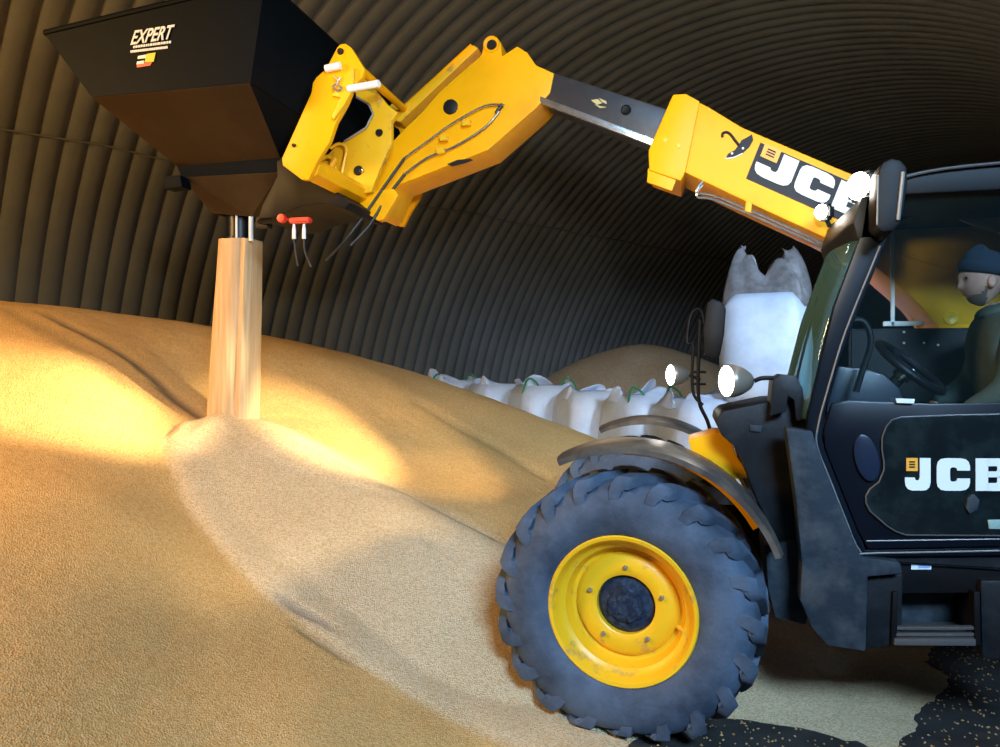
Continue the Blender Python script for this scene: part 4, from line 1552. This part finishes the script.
rowp = [(451, 12.2), (497, 11.5), (544, 10.8), (592, 10.1), (643, 9.4), (698, 8.7)]
labs = ['white bulk bag at the far left end of the row, half behind the grain',
        'white bulk bag with drooping open top, second from the far left end',
        'white bulk bag with dark printed marks, in the middle of the row behind the grain',
        'wide white bulk bag just above the mudguard tips, partly hidden by the grain heap',
        'white bulk bag with green loops behind the far lit headlamp',
        'white bulk bag behind the far mirror bracket, beside the tall stack']
for k, ((px, d), lb) in enumerate(zip(rowp, labs)):
    p = D(px, 365, d)
    big_bag(Vector((p.x, p.y, 0)), 0.90, (1.60, 1.56, 1.56, 1.50, 1.48, 1.46)[k], lb, k + 1, neck=0.26, green=k in (0, 2, 4), rot=0.55 + 0.1 * math.sin(k * 2.0), group='white bulk bags standing in a row')
# printed marks on the third bag
ps = D(768, 365, 8.5)
big_bag(Vector((ps.x, ps.y, 0)), 0.98, 1.36, 'white bulk bag behind the near lit headlamp, carrying the upper bag', 11, neck=0.12, rot=-0.25)
big_bag(Vector((ps.x - 0.02, ps.y + 0.03, 0)), 0.90, 1.20, 'tall upper white bulk bag with grey crumpled two-peaked top beside the windscreen', 12, neck=0.62, ears=True, base=1.44, rot=-0.2)


# ------------------------------------------------------------------ driver
def skin_obj(name, joints, bones, m, parent, sub=2, root=0):
    me = bpy.data.meshes.new(name)
    pw_ = WORLD[parent]
    keys = list(joints.keys())
    me.from_pydata([tuple(Vector(joints[k][0]) - pw_) for k in keys], [(keys.index(a), keys.index(c)) for a, c in bones], [])
    o = bpy.data.objects.new(name, me)
    COL.objects.link(o)
    o.parent = parent
    WORLD[o] = pw_
    sm = o.modifiers.new('skin', 'SKIN')
    sm.use_smooth_shade = True
    for i, k in enumerate(keys):
        r = joints[k][1]
        me.skin_vertices[0].data[i].radius = r if isinstance(r, tuple) else (r, r)
        me.skin_vertices[0].data[i].use_root = (i == root)
    sb = o.modifiers.new('sub', 'SUBSURF')
    sb.levels = sub; sb.render_levels = sub
    me.materials.append(m)
    return o


hx = U(983, 279, 4.12)
DR = thing('person', 'person in navy beanie and dark green jacket seated at the wheel in the cab', 'person', (hx.x + 0.12, 4.12, 1.48))
ox, oy = hx.x, 4.12
hz = hx.z
J = {
    'pelvis': ((ox + 0.22, oy, hz - 0.74), (0.15, 0.12)),
    'waist': ((ox + 0.19, oy, hz - 0.56), (0.15, 0.115)),
    'chest': ((ox + 0.13, oy, hz - 0.36), (0.175, 0.125)),
    'neckb': ((ox + 0.07, oy, hz - 0.20), (0.075, 0.07)),
    'neck': ((ox + 0.03, oy, hz - 0.11), (0.058, 0.058)),
}
Bn = [('pelvis', 'waist'), ('waist', 'chest'), ('chest', 'neckb'), ('neckb', 'neck')]
hands = {}
for s, nm in ((-1, 'l'), (1, 'r')):
    J['sh' + nm] = ((ox + 0.12, oy + s * 0.19, hz - 0.25), 0.065)
    if s < 0:
        el, wr = (ox + 0.03, oy + s * 0.25, hz - 0.54), (ox - 0.16, oy + s * 0.19, hz - 0.66)
    else:
        el, wr = (ox + 0.05, oy + s * 0.25, hz - 0.52), (ox - 0.16, oy + s * 0.22, hz - 0.64)
    J['el' + nm] = (el, 0.046)
    J['wr' + nm] = (wr, 0.028)
    J['pa' + nm] = (tuple(Vector(wr) + Vector((-0.06, 0, -0.005))), (0.036, 0.018))
    Bn += [('chest', 'sh' + nm), ('sh' + nm, 'el' + nm), ('el' + nm, 'wr' + nm), ('wr' + nm, 'pa' + nm)]
    hands[nm] = (Vector(wr), s)
    J['hi' + nm] = ((ox + 0.19, oy + s * 0.10, hz - 0.76), 0.085)
    J['kn' + nm] = ((ox - 0.24, oy + s * 0.13, hz - 0.72), 0.062)
    J['an' + nm] = ((ox - 0.30, oy + s * 0.12, hz - 1.14), 0.042)
    J['to' + nm] = ((ox - 0.46, oy + s * 0.12, hz - 1.18), 0.035)
    Bn += [('pelvis', 'hi' + nm), ('hi' + nm, 'kn' + nm), ('kn' + nm, 'an' + nm), ('an' + nm, 'to' + nm)]
for nm, (wr, s) in hands.items():
    pa = Vector(J['pa' + nm][0])
    for f in range(4):
        y = (f - 1.5) * 0.019
        l = (0.036, 0.042, 0.040, 0.030)[f if s > 0 else 3 - f]
        J[f'f{f}a{nm}'] = (tuple(pa + Vector((-0.03, y, 0.0))), 0.009)
        J[f'f{f}b{nm}'] = (tuple(pa + Vector((-0.03 - l, y * 1.1, -0.012))), 0.0085)
        J[f'f{f}c{nm}'] = (tuple(pa + Vector((-0.035 - l, y * 1.1, -0.042))), 0.007)
        Bn += [('pa' + nm, f'f{f}a{nm}'), (f'f{f}a{nm}', f'f{f}b{nm}'), (f'f{f}b{nm}', f'f{f}c{nm}')]
    J['t1' + nm] = (tuple(wr + Vector((-0.035, -s * 0.035, -0.01))), 0.011)
    J['t2' + nm] = (tuple(wr + Vector((-0.075, -s * 0.05, -0.03))), 0.009)
    Bn += [('wr' + nm, 't1' + nm), ('t1' + nm, 't2' + nm)]
skin_obj('body', J, Bn, M['skin'], DR, 1)
# jacket
JJ = {
    'a': ((ox + 0.17, oy, hz - 0.70), (0.20, 0.19)), 'b': ((ox + 0.14, oy, hz - 0.52), (0.20, 0.19)), 'c': ((ox + 0.10, oy, hz - 0.33), (0.21, 0.18)),
    'd': ((ox + 0.065, oy, hz - 0.19), (0.12, 0.115)), 'e': ((ox + 0.045, oy, hz - 0.115), (0.088, 0.088)),
}
BB = [('a', 'b'), ('b', 'c'), ('c', 'd'), ('d', 'e')]
for nm in 'lr':
    for j, r in (('sh', 0.11), ('el', 0.082), ('wr', 0.05)):
        JJ[j + nm] = (J[j + nm][0], r)
    BB += [('c', 'sh' + nm), ('sh' + nm, 'el' + nm), ('el' + nm, 'wr' + nm)]
skin_obj('jacket', JJ, BB, M['jacket'], DR, 2)
TT = {'p': ((ox + 0.22, oy, hz - 0.76), (0.16, 0.13))}
BT = []
for nm in 'lr':
    for j, r in (('hi', 0.10), ('kn', 0.078), ('an', 0.06)):
        TT[j + nm] = (J[j + nm][0], r)
    BT += [('p', 'hi' + nm), ('hi' + nm, 'kn' + nm), ('kn' + nm, 'an' + nm)]
skin_obj('trousers', TT, BT, M['trousers'], DR, 2)
for nm in 'lr':
    a = Vector(J['an' + nm][0]); t_ = Vector(J['to' + nm][0])
    b = MB()
    b.tube([a + Vector((0.04, 0, 0.03)), a + Vector((0.02, 0, -0.04)), a.lerp(t_, 0.5) + Vector((0, 0, -0.01)), t_, t_ + Vector((-0.04, 0, -0.005))], [0.055, 0.055, 0.052, 0.045, 0.02], 12, 3)
    b.build('boot', M['black'], DR)
# head (profile towards -x)
b = MB()
nb = bmesh.new()
bmesh.ops.create_uvsphere(nb, u_segments=48, v_segments=40, radius=1.0)
for v in nb.verts:
    x, y, z = v.co
    X, Y_, Z = x * 0.100, y * 0.078, z * 0.128
    # skull behind, jaw forward
    if z < 0:
        X = X * (1 - 0.30 * (-z) ** 1.5) - 0.018 * (-z)
        Y_ *= 1 - 0.28 * (-z) ** 1.6
    if x < -0.3:
        fr_ = (-x - 0.3) / 0.7
        cw = math.exp(-(y / 0.16) ** 2)
        X -= 0.021 * cw * math.exp(-((z + 0.22) / 0.13) ** 2) * fr_            # nose
        X -= 0.014 * cw * math.exp(-((z - 0.02) / 0.18) ** 2) * fr_ * 0.6      # bridge
        X -= 0.010 * math.exp(-(y / 0.5) ** 2) * math.exp(-((z - 0.22) / 0.12) ** 2) * fr_   # brow
        X += 0.012 * math.exp(-((abs(y) - 0.36) / 0.15) ** 2) * math.exp(-((z - 0.05) / 0.12) ** 2) * fr_  # sockets
        X -= 0.012 * math.exp(-(y / 0.3) ** 2) * math.exp(-((z + 0.50) / 0.07) ** 2) * fr_   # lips
        X -= 0.020 * math.exp(-(y / 0.35) ** 2) * math.exp(-((z + 0.84) / 0.14) ** 2) * fr_  # chin
    v.co = (X, Y_, Z)
b.absorb(nb, Matrix.Translation((ox, oy, hz)) @ Matrix.Rotation(math.radians(-6), 4, 'Y'))
HD = b.build('head', M['skin'], DR, angle=80)
for s in (-1, 1):
    b = MB()
    b.lathe([(0.0, -0.004), (0.012, -0.010), (0.022, -0.006), (0.024, 0.004), (0.012, 0.012)], (ox + 0.012, oy + s * 0.080, hz - 0.018), seg=20)
    bmesh.ops.scale(b.bm, vec=(0.85, 1, 1.35), verts=b.bm.verts, space=Matrix.Translation((-(ox + 0.012), -(oy + s * 0.08), -(hz - 0.018))))
    b.build('ear', M['skin'], HD, angle=60)
    b = MB()
    b.lathe([(0.0, -0.008), (0.006, -0.005), (0.008, 0.0), (0.006, 0.005), (0, 0.008)], (ox - 0.081, oy + s * 0.037, hz + 0.004), seg=12)
    b.build('eye', M['eye'], HD, angle=60)
# stubble: shell over jaw
b = MB()
nb = bmesh.new()
bmesh.ops.create_uvsphere(nb, u_segments=40, v_segments=32, radius=1.0)
dl = [v for v in nb.verts if v.co.z > -0.38 - 0.25 * max(0, -v.co.x) + (0.35 if v.co.x > -0.15 else 0) or v.co.x > 0.12]
bmesh.ops.delete(nb, geom=dl, context='VERTS')
for v in nb.verts:
    x, y, z = v.co
    X, Y_, Z = x * 0.1035, y * 0.0805, z * 0.131
    X = X * (1 - 0.30 * (-z) ** 1.5) - 0.018 * (-z)
    Y_ *= 1 - 0.28 * max(0, -z) ** 1.6
    if x < -0.3:
        fr_ = (-x - 0.3) / 0.7
        X -= 0.012 * math.exp(-(y / 0.3) ** 2) * math.exp(-((z + 0.50) / 0.07) ** 2) * fr_ * 0.4
        X -= 0.021 * math.exp(-(y / 0.35) ** 2) * math.exp(-((z + 0.84) / 0.14) ** 2) * fr_
    v.co = (X, Y_, Z)
b.absorb(nb, Matrix.Translation((ox, oy, hz)) @ Matrix.Rotation(math.radians(-6), 4, 'Y'))
b.build('beard', M['stubble'], HD, angle=80, recalc=False)
# beanie
BE = None
b = MB()
rings = []
for i in range(14):
    f = i / 13
    zz_ = 0.022 + 0.128 * f
    rr = math.sqrt(max(0.0, 1 - (f * 0.985) ** 2.4))
    ring = []
    for k in range(40):
        a = 2 * PI * k / 40
        ring.append(Vector((ox + 0.012 + 0.112 * rr * math.cos(a), oy + 0.090 * rr * math.sin(a), hz + zz_ + 0.020 * -math.cos(a) + 0.004 * math.sin(6 * a) * f)))
    rings.append(ring)
b.loft(rings)
BE = b.build('beanie', M['beanie'], DR, angle=70)
b = MB()
b.loft([[Vector((ox + 0.012 + rx_ * math.cos(2 * PI * k / 60), oy + ry_ * math.sin(2 * PI * k / 60), hz + z_ - 0.010 - 0.020 * math.cos(2 * PI * k / 60))) for k in range(60)]
        for rx_, ry_, z_ in ((0.110, 0.089, 0.028), (0.118, 0.096, 0.032), (0.120, 0.098, 0.055), (0.116, 0.094, 0.078), (0.108, 0.086, 0.080))])
b.build('beanie_cuff', M['beanie'], BE, angle=70)

# ------------------------------------------------------------------ light
wd = bpy.data.worlds.new('world')
SC.world = wd
wd.use_nodes = True
wd.node_tree.nodes['Background'].inputs[0].default_value = (0.55, 0.6, 0.7, 1)
wd.node_tree.nodes['Background'].inputs[1].default_value = 0.012


def area(name, loc, target, size, sy, power, col):
    l = bpy.data.lights.new(name, 'AREA')
    l.shape = 'RECTANGLE'; l.size = size; l.size_y = sy; l.energy = power; l.color = col
    o = bpy.data.objects.new(name, l)
    COL.objects.link(o)
    o.location = loc
    o.rotation_euler = (Vector(target) - Vector(loc)).to_track_quat('-Z', 'Y').to_euler()
    return o


def spot(name, loc, target, power, col, ang, blend=0.5, size=0.05):
    l = bpy.data.lights.new(name, 'SPOT')
    l.energy = power; l.color = col; l.spot_size = math.radians(ang); l.spot_blend = blend; l.shadow_soft_size = size
    o = bpy.data.objects.new(name, l)
    COL.objects.link(o)
    o.location = loc
    o.rotation_euler = (Vector(target) - Vector(loc)).to_track_quat('-Z', 'Y').to_euler()
    return o


COOL = (0.42, 0.68, 1.0)
WARM = (1.0, 0.57, 0.19)
dl_ = area('daylight_doorway', (2.6, -3.2, 5.6), (-0.4, 4.4, 0.8), 2.6, 1.4, 165, COOL)
dl_.data.spread = math.radians(66)
spot('boom_fill', (0.2, 1.0, 2.85), (-0.7, 4.7, 3.55), 430, (1.0, 0.91, 0.74), 76, 0.7, 0.12)  # added fill to brighten the boom, no floodlight stands here
area('warm_hall_lamp', (-6.0, 0.5, 4.2), (-3.2, 4.0, 1.0), 1.2, 1.2, 390, WARM)
fl_ = area('bag_fill', (4.6, 3.4, 5.2), (1.0, 9.2, 1.4), 1.0, 0.6, 75, (0.62, 0.78, 1.0))  # added cool fill for the bags, no lamp of the hall
fl_.data.spread = math.radians(60)
# the machine's own lamps
spot('work_lamp_beam', wl1 + Vector((-0.06, 0, 0)), D(330, 428, 5.7), 2600, (1.0, 0.80, 0.46), 22, 0.9)
spot('work_lamp_beam', wl2 + Vector((-0.06, 0, 0)), D(20, 398, 4.9), 5200, (1.0, 0.80, 0.46), 19, 0.95)
spot('headlamp_beam', hc1 + Vector((-0.06, 0, 0)), (-4.0, 4.2, 1.0), 150, (1.0, 0.80, 0.5), 60, 0.7)
spot('headlamp_beam', hc2 + Vector((-0.06, 0, 0)), (-4.0, 5.9, 1.0), 150, (1.0, 0.80, 0.5), 60, 0.7)
